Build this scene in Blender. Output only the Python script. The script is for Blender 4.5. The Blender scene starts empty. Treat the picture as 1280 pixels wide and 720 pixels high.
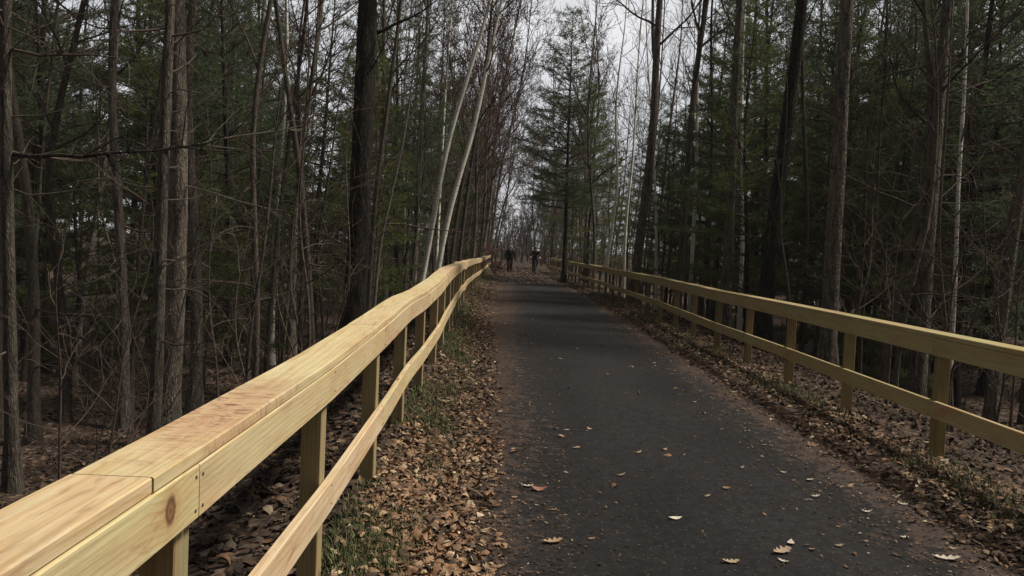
import bpy, bmesh, math, random
import numpy as np
from mathutils import Vector, Matrix, Euler

random.seed(11)
RS = np.random.RandomState(7)
R = math.radians
scene = bpy.context.scene
COL = scene.collection

# ------------------------------------------------------------------ camera
FPX = 1000.0                    # focal length in photo pixels (1280 wide)
CAMH = 1.60
ROLL = R(2.5)
cam_d = bpy.data.cameras.new('camera')
cam = bpy.data.objects.new('camera', cam_d)
COL.objects.link(cam)
cam_d.sensor_width = 36.0
cam_d.lens = 36.0 * FPX / 1280.0
cam_d.clip_start = 0.05
cam_d.clip_end = 2000
cam.matrix_world = Matrix.Translation((0, 0, CAMH)) @ Matrix.Rotation(R(90 - 2.8), 4, 'X') @ Matrix.Rotation(ROLL, 4, 'Z')
scene.camera = cam
SR, CR = math.sin(ROLL), math.cos(ROLL)


def lat(px, py, y):
    """ground x of something seen at photo pixel (px, py) standing y metres ahead"""
    dx, dy = px - 640.0, py - 311.0
    return (dx * CR + dy * SR) * y / FPX


# ------------------------------------------------------------------ helpers
def smooth(a, b, t):
    t = np.clip((t - a) / (b - a), 0, 1)
    return t * t * (3 - 2 * t)


def new_mesh(name, verts, faces, cols=None, smooth_shade=False):
    me = bpy.data.meshes.new(name)
    verts = np.asarray(verts, dtype=np.float32)
    if isinstance(faces, np.ndarray):
        n, k = faces.shape
        me.vertices.add(len(verts))
        me.vertices.foreach_set('co', verts.ravel())
        me.loops.add(n * k)
        me.loops.foreach_set('vertex_index', faces.astype(np.int32).ravel())
        me.polygons.add(n)
        me.polygons.foreach_set('loop_start', (np.arange(n) * k).astype(np.int32))
        me.polygons.foreach_set('loop_total', np.full(n, k, dtype=np.int32))
        me.update(calc_edges=True)
    else:
        me.from_pydata([tuple(v) for v in verts], [], faces)
        me.update()
    if cols is not None:
        at = me.attributes.new('tint', 'FLOAT_COLOR', 'POINT')
        at.data.foreach_set('color', np.asarray(cols, dtype=np.float32).ravel())
    if smooth_shade:
        me.polygons.foreach_set('use_smooth', np.ones(len(me.polygons), dtype=bool))
    return me


def link(name, me, mat=None, parent=None, loc=(0, 0, 0)):
    o = bpy.data.objects.new(name, me)
    COL.objects.link(o)
    if mat is not None:
        for m in (mat if isinstance(mat, (list, tuple)) else [mat]):
            me.materials.append(m)
    o.location = loc
    if parent:
        o.parent = parent
    return o


def tag(o, label, cat, group=None):
    o['label'] = label
    o['category'] = cat
    if group:
        o['group'] = group
    return o


def empty(name, loc=(0, 0, 0)):
    o = bpy.data.objects.new(name, None)
    COL.objects.link(o)
    o.location = loc
    o.empty_display_size = 0.2
    return o


def copy_tree(o, parent=None):
    c = o.copy()
    COL.objects.link(c)
    c.parent = parent
    for ch in list(o.children):
        copy_tree(ch, c)
    return c


# ------------------------------------------------------------------ materials
class NT:
    def __init__(self, name):
        self.m = bpy.data.materials.new(name)
        self.m.use_nodes = True
        self.nt = self.m.node_tree
        self.nt.nodes.clear()
        self.out = self.n('ShaderNodeOutputMaterial')
        self.p = self.n('ShaderNodeBsdfPrincipled')
        self.l(self.p.outputs[0], self.out.inputs[0])

    def n(self, t, **kw):
        nd = self.nt.nodes.new(t)
        for k, v in kw.items():
            setattr(nd, k, v)
        return nd

    def l(self, a, b):
        self.nt.links.new(a, b)

    def setv(self, node, key, val):
        if hasattr(val, 'is_output'):
            self.l(val, node.inputs[key])
        else:
            node.inputs[key].default_value = val

    def noise(self, vec, scale, detail=4, rough=0.6, dist=0.0):
        nd = self.n('ShaderNodeTexNoise')
        if vec is not None:
            self.l(vec, nd.inputs['Vector'])
        nd.inputs['Scale'].default_value = scale
        nd.inputs['Detail'].default_value = detail
        nd.inputs['Roughness'].default_value = rough
        nd.inputs['Distortion'].default_value = dist
        return nd.outputs['Fac']

    def ramp(self, fac, stops, interp='LINEAR'):
        nd = self.n('ShaderNodeValToRGB')
        nd.color_ramp.interpolation = interp
        els = nd.color_ramp.elements
        while len(els) < len(stops):
            els.new(0.5)
        for e, (p, c) in zip(els, stops):
            e.position = p
            if not isinstance(c, (tuple, list)):
                c = (c, c, c)
            e.color = tuple(c) + ((1.0,) if len(c) == 3 else ())
        self.l(fac, nd.inputs[0])
        return nd.outputs[0]

    def math(self, op, a, b=0.0, clamp=False):
        nd = self.n('ShaderNodeMath', operation=op)
        nd.use_clamp = clamp
        self.setv(nd, 0, a)
        self.setv(nd, 1, b)
        return nd.outputs[0]

    def mix(self, fac, a, b, mode='MIX'):
        nd = self.n('ShaderNodeMix', data_type='RGBA', blend_type=mode)
        self.setv(nd, 'Factor', fac)
        for key, v in ((6, a), (7, b)):
            if hasattr(v, 'is_output'):
                self.l(v, nd.inputs[key])
            else:
                nd.inputs[key].default_value = tuple(v) + ((1.0,) if len(v) == 3 else ())
        return nd.outputs[2]

    def coord(self, which='Object'):
        return self.n('ShaderNodeTexCoord').outputs[which]

    def mapping(self, vec, loc=(0, 0, 0), rot=(0, 0, 0), scale=(1, 1, 1)):
        nd = self.n('ShaderNodeMapping')
        self.l(vec, nd.inputs[0])
        nd.inputs[1].default_value = loc
        nd.inputs[2].default_value = rot
        nd.inputs[3].default_value = scale
        return nd.outputs[0]

    def bump(self, h, strength=0.4, dist=0.02):
        nd = self.n('ShaderNodeBump')
        nd.inputs['Strength'].default_value = strength
        nd.inputs['Distance'].default_value = dist
        self.l(h, nd.inputs['Height'])
        self.l(nd.outputs[0], self.p.inputs['Normal'])

    def base(self, col, rough=0.9, spec=0.2):
        if hasattr(col, 'is_output'):
            self.l(col, self.p.inputs['Base Color'])
        else:
            self.p.inputs['Base Color'].default_value = tuple(col) + (1.0,)
        self.p.inputs['Roughness'].default_value = rough
        self.p.inputs['Specular IOR Level'].default_value = spec
        return self.m


def plain(name, col, rough=0.9, spec=0.2, var=0.25):
    t = NT(name)
    n = t.noise(t.coord(), 25, 3)
    c = t.mix(n, tuple(x * (1 - var) for x in col), tuple(x * (1 + var) for x in col))
    return t.base(c, rough, spec)


def mat_lumber(knot=None, stain=False):
    t = NT('scuffed_lumber' if stain else 'new_lumber' if knot is None else 'new_lumber_with_knot')
    oi = t.n('ShaderNodeObjectInfo')
    co = t.coord('Object')
    rnd = oi.outputs['Random']
    off = t.n('ShaderNodeCombineXYZ')
    t.l(t.math('MULTIPLY', rnd, 37.0), off.inputs[1])
    t.l(t.math('SUBTRACT', t.math('MULTIPLY', t.math('FRACT', t.math('MULTIPLY', rnd, 17.3)), 0.16), 0.08), off.inputs[0])
    t.l(t.math('MULTIPLY', t.math('FRACT', t.math('MULTIPLY', rnd, 53.7)), 0.10), off.inputs[2])
    va = t.n('ShaderNodeVectorMath', operation='ADD')
    t.l(co, va.inputs[0])
    t.l(off.outputs[0], va.inputs[1])
    v = va.outputs[0]
    # knots: sparse ellipses
    vk = t.mapping(v, scale=(7.0, 1.7, 7.0))
    vor = t.n('ShaderNodeTexVoronoi')
    t.l(vk, vor.inputs['Vector'])
    vor.inputs['Scale'].default_value = 1.0
    kd = vor.outputs['Distance']
    if knot is not None:
        sub = t.n('ShaderNodeVectorMath', operation='SUBTRACT')
        t.l(co, sub.inputs[0])
        sub.inputs[1].default_value = knot
        ms = t.mapping(sub.outputs[0], scale=(1.5, 3.4, 2.7))
        ln = t.n('ShaderNodeVectorMath', operation='LENGTH')
        t.l(ms, ln.inputs[0])
        kd = t.math('MINIMUM', t.math('MULTIPLY', ln.outputs['Value'], 0.75), t.math('ADD', kd, 0.05))
    # grain rings warped near the knots
    gs = t.mapping(v, scale=(1.0, 0.07, 1.0))
    wn = t.n('ShaderNodeTexNoise')
    t.l(gs, wn.inputs['Vector'])
    wn.inputs['Scale'].default_value = 9.0
    wn.inputs['Detail'].default_value = 2.0
    wob = t.n('ShaderNodeVectorMath', operation='MULTIPLY_ADD')
    t.l(wn.outputs['Color'], wob.inputs[0])
    wob.inputs[1].default_value = (0.05, 0.0, 0.05)
    t.l(gs, wob.inputs[2])
    wave = t.n('ShaderNodeTexWave', wave_type='RINGS', rings_direction='Y', wave_profile='SAW')
    t.l(wob.outputs[0], wave.inputs['Vector'])
    wave.inputs['Scale'].default_value = 17.0
    wave.inputs['Distortion'].default_value = 1.2
    wave.inputs['Detail'].default_value = 2.0
    wave.inputs['Detail Scale'].default_value = 1.5
    kw = t.ramp(kd, [(0.0, 1.0), (0.30, 0.0)])
    g = t.math('ADD', wave.outputs['Fac'], t.math('MULTIPLY', kw, 1.2))
    g = t.math('FRACT', g)
    fib = t.noise(t.mapping(v, scale=(160, 5, 160)), 1.0, 3, 0.7)
    grain = t.ramp(g, [(0.0, (0.95, 0.95, 0.95)), (0.55, (0.92, 0.90, 0.85)), (0.88, (0.80, 0.71, 0.58)), (1.0, (0.93, 0.91, 0.88))])
    c = t.mix(1.0, oi.outputs['Color'], grain, 'MULTIPLY')
    c = t.mix(1.0, c, t.ramp(fib, [(0.25, (0.80, 0.78, 0.74)), (0.65, (1.05, 1.05, 1.05))]), 'MULTIPLY')
    # blotchy warm sap stain, scuffs
    bl = t.noise(t.mapping(v, scale=(6, 1.6, 6)), 1.0, 4, 0.6)
    c = t.mix(t.ramp(bl, [(0.46, 0.0), (0.70, 0.75)]), c, t.mix(1.0, c, (0.93, 0.76, 0.61), 'MULTIPLY'))
    sc = t.noise(t.mapping(v, scale=(40, 6, 40), rot=(0, 0, 0.35)), 1.0, 3, 0.65, 0.6)
    scm = t.ramp(t.noise(t.mapping(v, scale=(5, 1.1, 5), loc=(3, 7, 1)), 1.0, 3), [(0.45, 0.0), (0.62, 1.0)])
    c = t.mix(t.math('MULTIPLY', scm, t.ramp(sc, [(0.52, 0.0), (0.66, 0.62)])), c, (0.27, 0.13, 0.06))
    c = t.mix(t.math('MULTIPLY', scm, 0.22), c, (0.50, 0.28, 0.16))
    di = t.noise(t.mapping(v, scale=(9, 2.2, 9), loc=(5, 1, 3)), 1.0, 6, 0.7)
    c = t.mix(t.ramp(di, [(0.52, 0.0), (0.72, 0.5)]), c, (0.34, 0.25, 0.15))
    if stain:
        # a muddy scuffed patch near the viewer's end of this plank
        sub2 = t.n('ShaderNodeVectorMath', operation='SUBTRACT')
        t.l(co, sub2.inputs[0])
        sub2.inputs[1].default_value = (-0.01, -0.80, 0.0)
        l2 = t.n('ShaderNodeVectorMath', operation='LENGTH')
        t.l(t.mapping(sub2.outputs[0], scale=(5.0, 1.55, 1.0)), l2.inputs[0])
        edge_n = t.noise(co, 9.0, 3, 0.6)
        msk = t.ramp(t.math('ADD', l2.outputs['Value'], t.math('MULTIPLY', t.math('SUBTRACT', edge_n, 0.5), 0.9)), [(0.35, 1.0), (0.95, 0.0)])
        stk = t.noise(t.mapping(co, scale=(9, 34, 9), rot=(0, 0, -0.75)), 1.0, 5, 0.72, 1.6)
        c = t.mix(t.math('MULTIPLY', msk, 0.6), c, (0.50, 0.29, 0.18))
        c = t.mix(t.math('MULTIPLY', msk, t.ramp(stk, [(0.50, 0.0), (0.60, 0.9)])), c, (0.15, 0.065, 0.04))
    kn = t.noise(t.mapping(co, scale=(90, 60, 90)), 1.0, 3, 0.7)
    kdn = t.math('ADD', kd, t.math('MULTIPLY', t.math('SUBTRACT', kn, 0.5), 0.03))
    c = t.mix(t.ramp(kdn, [(0.06, 0.55), (0.16, 0.0)]), c, (0.40, 0.23, 0.09))
    c = t.mix(t.ramp(kdn, [(0.050, 1.0), (0.085, 0.0)]), c, t.ramp(kdn, [(0.0, (0.10, 0.05, 0.025)), (0.022, (0.27, 0.14, 0.065)), (0.040, (0.20, 0.10, 0.045)), (0.060, (0.05, 0.028, 0.016))]))
    t.bump(t.math('ADD', t.math('MULTIPLY', fib, 0.5), t.math('MULTIPLY', g, 0.4)), 0.25, 0.004)
    return t.base(c, 0.72, 0.3)


def mat_bark(name, dark, light, scale=1.0, patch=None, bump=0.8):
    t = NT(name)
    co = t.coord('Object')
    oi = t.n('ShaderNodeObjectInfo')
    n1 = t.noise(t.mapping(co, scale=(16 * scale, 16 * scale, 2.6 * scale)), 1.0, 5, 0.7, 0.4)
    n2 = t.noise(co, 2.5, 3)
    c = t.ramp(n1, [(0.36, dark), (0.64, light)])
    wv = t.n('ShaderNodeVectorMath', operation='MULTIPLY_ADD')
    wn_ = t.n('ShaderNodeTexNoise')
    t.l(co, wn_.inputs['Vector'])
    wn_.inputs['Scale'].default_value = 7.0
    t.l(wn_.outputs['Color'], wv.inputs[0])
    wv.inputs[1].default_value = (0.10, 0.10, 0.16)
    t.l(co, wv.inputs[2])
    pl = t.n('ShaderNodeTexVoronoi', feature='DISTANCE_TO_EDGE')
    t.l(t.mapping(wv.outputs[0], scale=(22 * scale, 22 * scale, 6.0 * scale)), pl.inputs['Vector'])
    pl.inputs['Scale'].default_value = 1.0
    c = t.mix(t.ramp(pl.outputs['Distance'], [(0.0, 0.8), (0.14, 0.0)]), c, tuple(x * 0.55 for x in dark))
    c = t.mix(t.ramp(n2, [(0.4, 0.0), (0.7, 0.5)]), c, tuple(x * 0.6 for x in light))
    if patch:
        n3 = t.noise(co, 6.0, 4, 0.7)
        c = t.mix(t.ramp(n3, [(0.56, 0.0), (0.68, 0.55)]), c, patch)
    vr = t.math('ADD', t.math('MULTIPLY', oi.outputs['Random'], 0.7), 0.65)
    cc = t.n('ShaderNodeCombineXYZ')
    for i in range(3):
        t.l(vr, cc.inputs[i])
    c = t.mix(1.0, c, cc.outputs[0], 'MULTIPLY')
    t.bump(t.math('ADD', n1, t.math('MULTIPLY', pl.outputs['Distance'], 1.2)), bump, 0.03)
    return t.base(c, 0.95, 0.1)


def mat_birch():
    t = NT('birch_bark')
    co = t.coord('Object')
    n1 = t.noise(t.mapping(co, scale=(5, 5, 34)), 1.0, 3, 0.6)
    n2 = t.noise(co, 3.0, 4, 0.7)
    c = t.ramp(n2, [(0.3, (0.58, 0.54, 0.46)), (0.6, (0.84, 0.80, 0.71))])
    c = t.mix(t.ramp(n1, [(0.60, 0.0), (0.68, 0.85)]), c, (0.06, 0.05, 0.045))
    n3 = t.noise(co, 1.3, 3)
    c = t.mix(t.ramp(n3, [(0.64, 0.0), (0.72, 0.6)]), c, (0.14, 0.12, 0.10))
    return t.base(c, 0.8, 0.2)


def mat_needles(name, a, b):
    t = NT(name)
    at = t.n('ShaderNodeAttribute')
    at.attribute_name = 'tint'
    oi = t.n('ShaderNodeObjectInfo')
    f = t.math('ADD', t.math('MULTIPLY', at.outputs['Fac'], 0.75), t.math('MULTIPLY', oi.outputs['Random'], 0.25))
    c = t.mix(f, a, b)
    m = t.base(c, 0.7, 0.25)
    tr = t.n('ShaderNodeBsdfTranslucent')
    t.l(c, tr.inputs[0])
    mx = t.n('ShaderNodeMixShader')
    mx.inputs[0].default_value = 0.55
    t.l(t.p.outputs[0], mx.inputs[1])
    t.l(tr.outputs[0], mx.inputs[2])
    t.l(mx.outputs[0], t.out.inputs[0])
    return m


def mat_tint(name, rough=0.85, spec=0.2, noise_scale=60):
    t = NT(name)
    at = t.n('ShaderNodeAttribute')
    at.attribute_name = 'tint'
    n = t.noise(t.coord(), noise_scale, 3)
    c = t.mix(1.0, at.outputs['Color'], t.ramp(n, [(0.3, 0.78), (0.7, 1.12)]), 'MULTIPLY')
    return t.base(c, rough, spec)


def mat_ground():
    t = NT('leafy_forest_floor')
    co = t.coord('Object')
    vo = t.n('ShaderNodeTexVoronoi')
    t.l(co, vo.inputs['Vector'])
    vo.inputs['Scale'].default_value = 15.0
    sep = t.n('ShaderNodeSeparateColor')
    t.l(vo.outputs['Color'], sep.inputs[0])
    c = t.ramp(sep.outputs[0], [(0.0, (0.035, 0.024, 0.018)), (0.35, (0.065, 0.043, 0.032)), (0.65, (0.105, 0.068, 0.048)), (0.88, (0.15, 0.10, 0.072)), (1.0, (0.24, 0.185, 0.14))])
    n = t.noise(co, 0.8, 5, 0.65)
    c = t.mix(t.ramp(n, [(0.35, 0.75), (0.65, 0.05)]), c, (0.030, 0.022, 0.016))
    n2 = t.noise(co, 0.35, 3)
    c = t.mix(t.ramp(n2, [(0.55, 0.0), (0.72, 0.4)]), c, (0.030, 0.035, 0.014))
    t.bump(t.math('ADD', vo.outputs['Distance'], n), 0.7, 0.05)
    return t.base(c, 0.95, 0.15)


def mat_path():
    t = NT('dark_asphalt')
    co = t.coord('Object')
    uv = t.n('ShaderNodeUVMap').outputs[0]
    sx = t.n('ShaderNodeSeparateXYZ')
    t.l(uv, sx.inputs[0])
    big = t.noise(t.mapping(co, scale=(1.2, 0.35, 1)), 1.0, 4, 0.6)
    fine = t.noise(co, 110, 4, 0.9)
    c = t.ramp(big, [(0.3, (0.0054, 0.0049, 0.0049)), (0.7, (0.0135, 0.0122, 0.0120))])
    c = t.mix(1.0, c, t.ramp(fine, [(0.35, 0.3), (0.65, 1.9)]), 'MULTIPLY')
    med = t.noise(t.mapping(co, scale=(14, 9, 1)), 1.0, 5, 0.75)
    c = t.mix(1.0, c, t.ramp(med, [(0.3, 0.42), (0.7, 1.75)]), 'MULTIPLY')
    grit = t.noise(co, 38, 3, 0.8)
    c = t.mix(1.0, c, t.ramp(grit, [(0.36, 0.5), (0.64, 1.6)]), 'MULTIPLY')
    vo = t.n('ShaderNodeTexVoronoi')
    t.l(co, vo.inputs['Vector'])
    vo.inputs['Scale'].default_value = 55.0
    sp = t.n('ShaderNodeSeparateColor')
    t.l(vo.outputs['Color'], sp.inputs[0])
    stone = t.math('MULTIPLY', t.ramp(sp.outputs[0], [(0.90, 0.0), (0.95, 1.0)], 'CONSTANT'), t.ramp(vo.outputs['Distance'], [(0.25, 0.8), (0.4, 0.0)]))
    c = t.mix(stone, c, (0.095, 0.088, 0.082))
    # trodden brown crumbs of leaf: along both edges and all over the far end
    eu = t.math('ABSOLUTE', t.math('SUBTRACT', sx.outputs[0], 0.5))
    edge = t.ramp(eu, [(0.12, 0.0), (0.34, 0.24), (0.43, 0.40), (0.50, 0.66)])
    far = t.ramp(t.math('DIVIDE', sx.outputs[1], 100.0), [(0.34, 0.0), (0.50, 0.55)])
    cr = t.noise(co, 9.0, 6, 0.75)
    cr2 = t.noise(co, 1.1, 3)
    lit = t.math('ADD', t.math('ADD', edge, far), t.math('MULTIPLY', t.math('SUBTRACT', cr2, 0.5), 0.22))
    th = t.math('ADD', cr, t.math('SUBTRACT', lit, 0.72))
    fac = t.ramp(th, [(0.0, 0.0), (0.10, 0.85)])
    cc = t.ramp(t.noise(co, 45, 2, 0.5), [(0.3, (0.030, 0.021, 0.017)), (0.6, (0.072, 0.047, 0.035)), (0.75, (0.14, 0.10, 0.078))])
    c = t.mix(fac, c, cc)
    t.bump(fine, 0.5, 0.006)
    return t.base(c, 0.88, 0.25)


M = {}
M['lumber'] = mat_lumber()
M['lumber_knot'] = mat_lumber((0.02, 1.33, 0.005))
M['lumber_stain'] = mat_lumber(None, True)
M['screw'] = plain('dark_screw', (0.05, 0.045, 0.04), 0.5, 0.5)
M['bark_pine'] = mat_bark('pine_bark', (0.018, 0.015, 0.013), (0.085, 0.068, 0.056), 0.8)
M['bark_hard'] = mat_bark('hardwood_bark', (0.04, 0.033, 0.027), (0.29, 0.245, 0.20), 1.2, (0.17, 0.18, 0.14))
M['bark_pole'] = mat_bark('pole_bark', (0.05, 0.042, 0.034), (0.17, 0.14, 0.11), 2.0, None, 0.5)
M['bark_pale'] = mat_bark('pale_bark', (0.16, 0.14, 0.11), (0.42, 0.37, 0.30), 2.0, None, 0.4)
M['bark_birch'] = mat_birch()
M['twig'] = mat_bark('twig_bark', (0.055, 0.040, 0.034), (0.15, 0.115, 0.095), 3.0, None, 0.1)
M['twig_red'] = mat_bark('reddish_twig_bark', (0.065, 0.040, 0.034), (0.17, 0.115, 0.095), 3.0, None, 0.1)
M['needle'] = mat_needles('pine_needles', (0.060, 0.088, 0.045), (0.14, 0.172, 0.082))
M['needle_l'] = mat_needles('pale_needles', (0.070, 0.098, 0.050), (0.15, 0.185, 0.09))
M['needle_y'] = mat_needles('yellowish_needles', (0.055, 0.072, 0.022), (0.135, 0.150, 0.048))
M['litter'] = mat_tint('dry_leaf')
M['grass'] = mat_tint('grass_blade', 0.7, 0.25)
M['ground'] = mat_ground()
M['path'] = mat_path()

# ------------------------------------------------------------------ layout functions
LZ = np.array([-6, 2.0, 3.5, 5.2, 7.4, 9.5, 11.7, 15, 23, 35, 60, 90.0])
LL = np.array([.77, .77, .77, .775, .81, .84, .89, 1.02, 1.27, 1.43, 1.68, 2.3])
LD = np.array([0, 0.0, .02, .075, .10, .15, .21, .20, .14, .06, 0, 0.0])


def left_face(y):  # x of the inner face of the left rails
    return -np.interp(y, LZ, LL)


def left_rise(y):
    return np.interp(y, LZ, LD)


RZ = np.array([-6, 20, 28, 36, 47, 60, 90.0])
RL = np.array([3.46, 3.46, 3.42, 3.22, 2.92, 2.62, 1.6])


def right_face(y):
    return np.interp(y, RZ, RL)


def path_c(y):
    y = np.asarray(y, dtype=float)
    return 1.26 - 0.42 * np.clip((y - 18) / 35.0, 0, 3) ** 2


def hash_noise(x, y, s, seed=0):
    return (np.sin(x * 1.7 / s + seed) * np.cos(y * 1.3 / s + seed * 2.1) + np.sin((x + y * 0.7) * 2.3 / s + seed * 0.7) * 0.6
            + np.cos((x * 0.6 - y) * 3.9 / s + seed * 1.9) * 0.35) / 1.95


def ground_z(x, y):
    x = np.asarray(x, dtype=float)
    y = np.asarray(y, dtype=float)
    lf, rf = left_face(y) - 0.20, right_face(y) + 0.20
    dl, dr = lf - x, x - rf
    fade = 1 - 0.75 * smooth(70, 120, y)
    z = np.zeros(np.broadcast(x, y).shape)
    z = z - 1.75 * smooth(-0.05, 4.6, dl) * fade
    z = z - 1.45 * smooth(-0.05, 5.0, dr) * fade
    z = z + left_rise(y) * smooth(-0.65, -0.05, dl) * (1 - smooth(0.3, 1.6, dl))
    out = smooth(0.3, 3.0, np.maximum(dl, dr))
    z = z + out * (0.16 * hash_noise(x, y, 2.3, 1) + 0.22 * hash_noise(x, y, 9.0, 4) + 0.045 * hash_noise(x, y, 0.7, 2))
    z = z + (1 - out) * 0.012 * hash_noise(x, y, 0.45, 3)
    # shoulders sit a little above the asphalt edge
    pc = path_c(y)
    e = np.abs(x - pc) - 1.66
    z = z + 0.045 * smooth(-0.05, 0.3, e) * (1 - smooth(0.2, 2.0, np.maximum(dl, dr)))
    z = z - 0.03 * smooth(0.02, -0.25, e)
    # the land climbs gently far ahead
    z = z + 1.2 * smooth(120, 300, y)
    return z


def gz(x, y):
    return float(ground_z(x, y))


# ------------------------------------------------------------------ ground + path
def axis(segs):
    out = []
    for a, b, s in segs:
        out += list(np.arange(a, b, s))
    out.append(segs[-1][1])
    return np.array(out)


xs = axis([(-420, -60, 30), (-60, -16, 2.5), (-16, -6, 0.6), (-6, 6.4, 0.10), (6.4, 16, 0.6), (16, 60, 2.5), (60, 420, 30)])
ys = axis([(-80, -4, 6), (-4, 0, 0.6), (0, 26, 0.16), (26, 66, 0.6), (66, 130, 4), (130, 700, 30)])
GX, GY = np.meshgrid(xs, ys)
GZ = ground_z(GX, GY)
nv = np.stack([GX.ravel(), GY.ravel(), GZ.ravel()], 1)
ny, nx = GX.shape
idx = np.arange(ny * nx).reshape(ny, nx)
qf = np.stack([idx[:-1, :-1].ravel(), idx[:-1, 1:].ravel(), idx[1:, 1:].ravel(), idx[1:, :-1].ravel()], 1)
g = link('ground', new_mesh('ground', nv, qf, None, True), M['ground'])
g['kind'] = 'structure'

py_ = axis([(-12, 30, 0.4), (30, 110, 1.5)])
pv, pf, puv = [], [], []
NXP = 13
for i, y in enumerate(py_):
    c = float(path_c(y))
    for j in range(NXP):
        s = j / (NXP - 1)
        w = 1.66 + (0.04 * math.sin(y * 1.9 + j) + 0.03 * math.sin(y * 4.3 + 2 * j)) * (1 if j in (0, NXP - 1) else 0)
        x = c + (2 * s - 1) * w
        z = 0.012 + 0.03 * (1 - (2 * s - 1) ** 2) - (0.035 if j in (0, NXP - 1) else 0) 
        pv.append((x, y, z))
        puv.append((s, y))
for i in range(len(py_) - 1):
    for j in range(NXP - 1):
        a = i * NXP + j
        pf.append((a, a + 1, a + NXP + 1, a + NXP))
pme = new_mesh('path', pv, np.array(pf), None, True)
uvl = pme.uv_layers.new(name='UVMap')
for lp in pme.loops:
    uvl.data[lp.index].uv = puv[lp.vertex_index]
p = link('path', pme, M['path'])
p['kind'] = 'structure'


# ------------------------------------------------------------------ fences
def sweep_board(name, pts, width, thick, mat, parent, tint, axis_up=(0, 0, 1), screws=None, roll=0.0):
    """a plank swept through world points; thick = local X, width = local Z, length = local Y"""
    pts = [Vector(q) for q in pts]
    mid = (pts[0] + pts[-1]) / 2
    yv = (pts[-1] - pts[0]).normalized()
    up = Vector(axis_up)
    xv = yv.cross(up).normalized()
    zv = xv.cross(yv)
    Mx = Matrix((xv, yv, zv)).transposed()
    Mx = Mx @ Matrix.Rotation(roll, 3, 'Y')
    inv = Mx.inverted()
    ch = 0.004
    a, b = thick / 2, width / 2
    prof = [(-a + ch, -b), (a - ch, -b), (a, -b + ch), (a, b - ch), (a - ch, b), (-a + ch, b), (-a, b - ch), (-a, -b + ch)]
    V, F = [], []
    for q in pts:
        l = inv @ (q - mid)
        for (px, pz) in prof:
            V.append((l.x + px, l.y, l.z + pz))
    n = len(pts)
    for i in range(n - 1):
        for k in range(8):
            k2 = (k + 1) % 8
            F.append((i * 8 + k, i * 8 + k2, (i + 1) * 8 + k2, (i + 1) * 8 + k))
    F.append(tuple(range(7, -1, -1)))
    F.append(tuple((n - 1) * 8 + k for k in range(8)))
    mi = [0] * len(F)
    for (sy, sz, side) in (screws or []):
        # countersunk screw head: a small dome-edged disc on the face
        base = len(V)
        lx = np.interp(sy, [inv.row[1].dot(q - mid) for q in pts], [inv.row[0].dot(q - mid) for q in pts])
        for rr, hh in ((0.0055, 0.0), (0.0045, 0.0018)):
            for k in range(8):
                an = k * math.pi / 4
                V.append((lx + side * (a + hh), sy + rr * math.cos(an), sz + rr * math.sin(an)))
        for k in range(8):
            k2 = (k + 1) % 8
            F.append((base + k, base + k2, base + 8 + k2, base + 8 + k))
        F.append(tuple(base + 8 + k for k in range(8)))
        mi += [1] * 9
    me = new_mesh(name, V, F)
    bm = bmesh.new()
    bm.from_mesh(me)
    bmesh.ops.recalc_face_normals(bm, faces=bm.faces)
    bm.to_mesh(me)
    bm.free()
    o = link(name, me, [mat, M['screw']], parent)
    me.polygons.foreach_set('material_index', mi)
    o.matrix_world = Matrix.Translation(mid) @ Mx.to_4x4()
    o.color = tuple(tint) + (1.0,)
    return o


TINTS = [(0.69, 0.575, 0.365), (0.655, 0.56, 0.34), (0.71, 0.57, 0.385), (0.67, 0.58, 0.35), (0.63, 0.52, 0.335)]
POST_T = [(0.35, 0.30, 0.17), (0.40, 0.335, 0.19), (0.32, 0.28, 0.16)]  # darker than the rails: shade on the near faces is put into the tint


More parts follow.
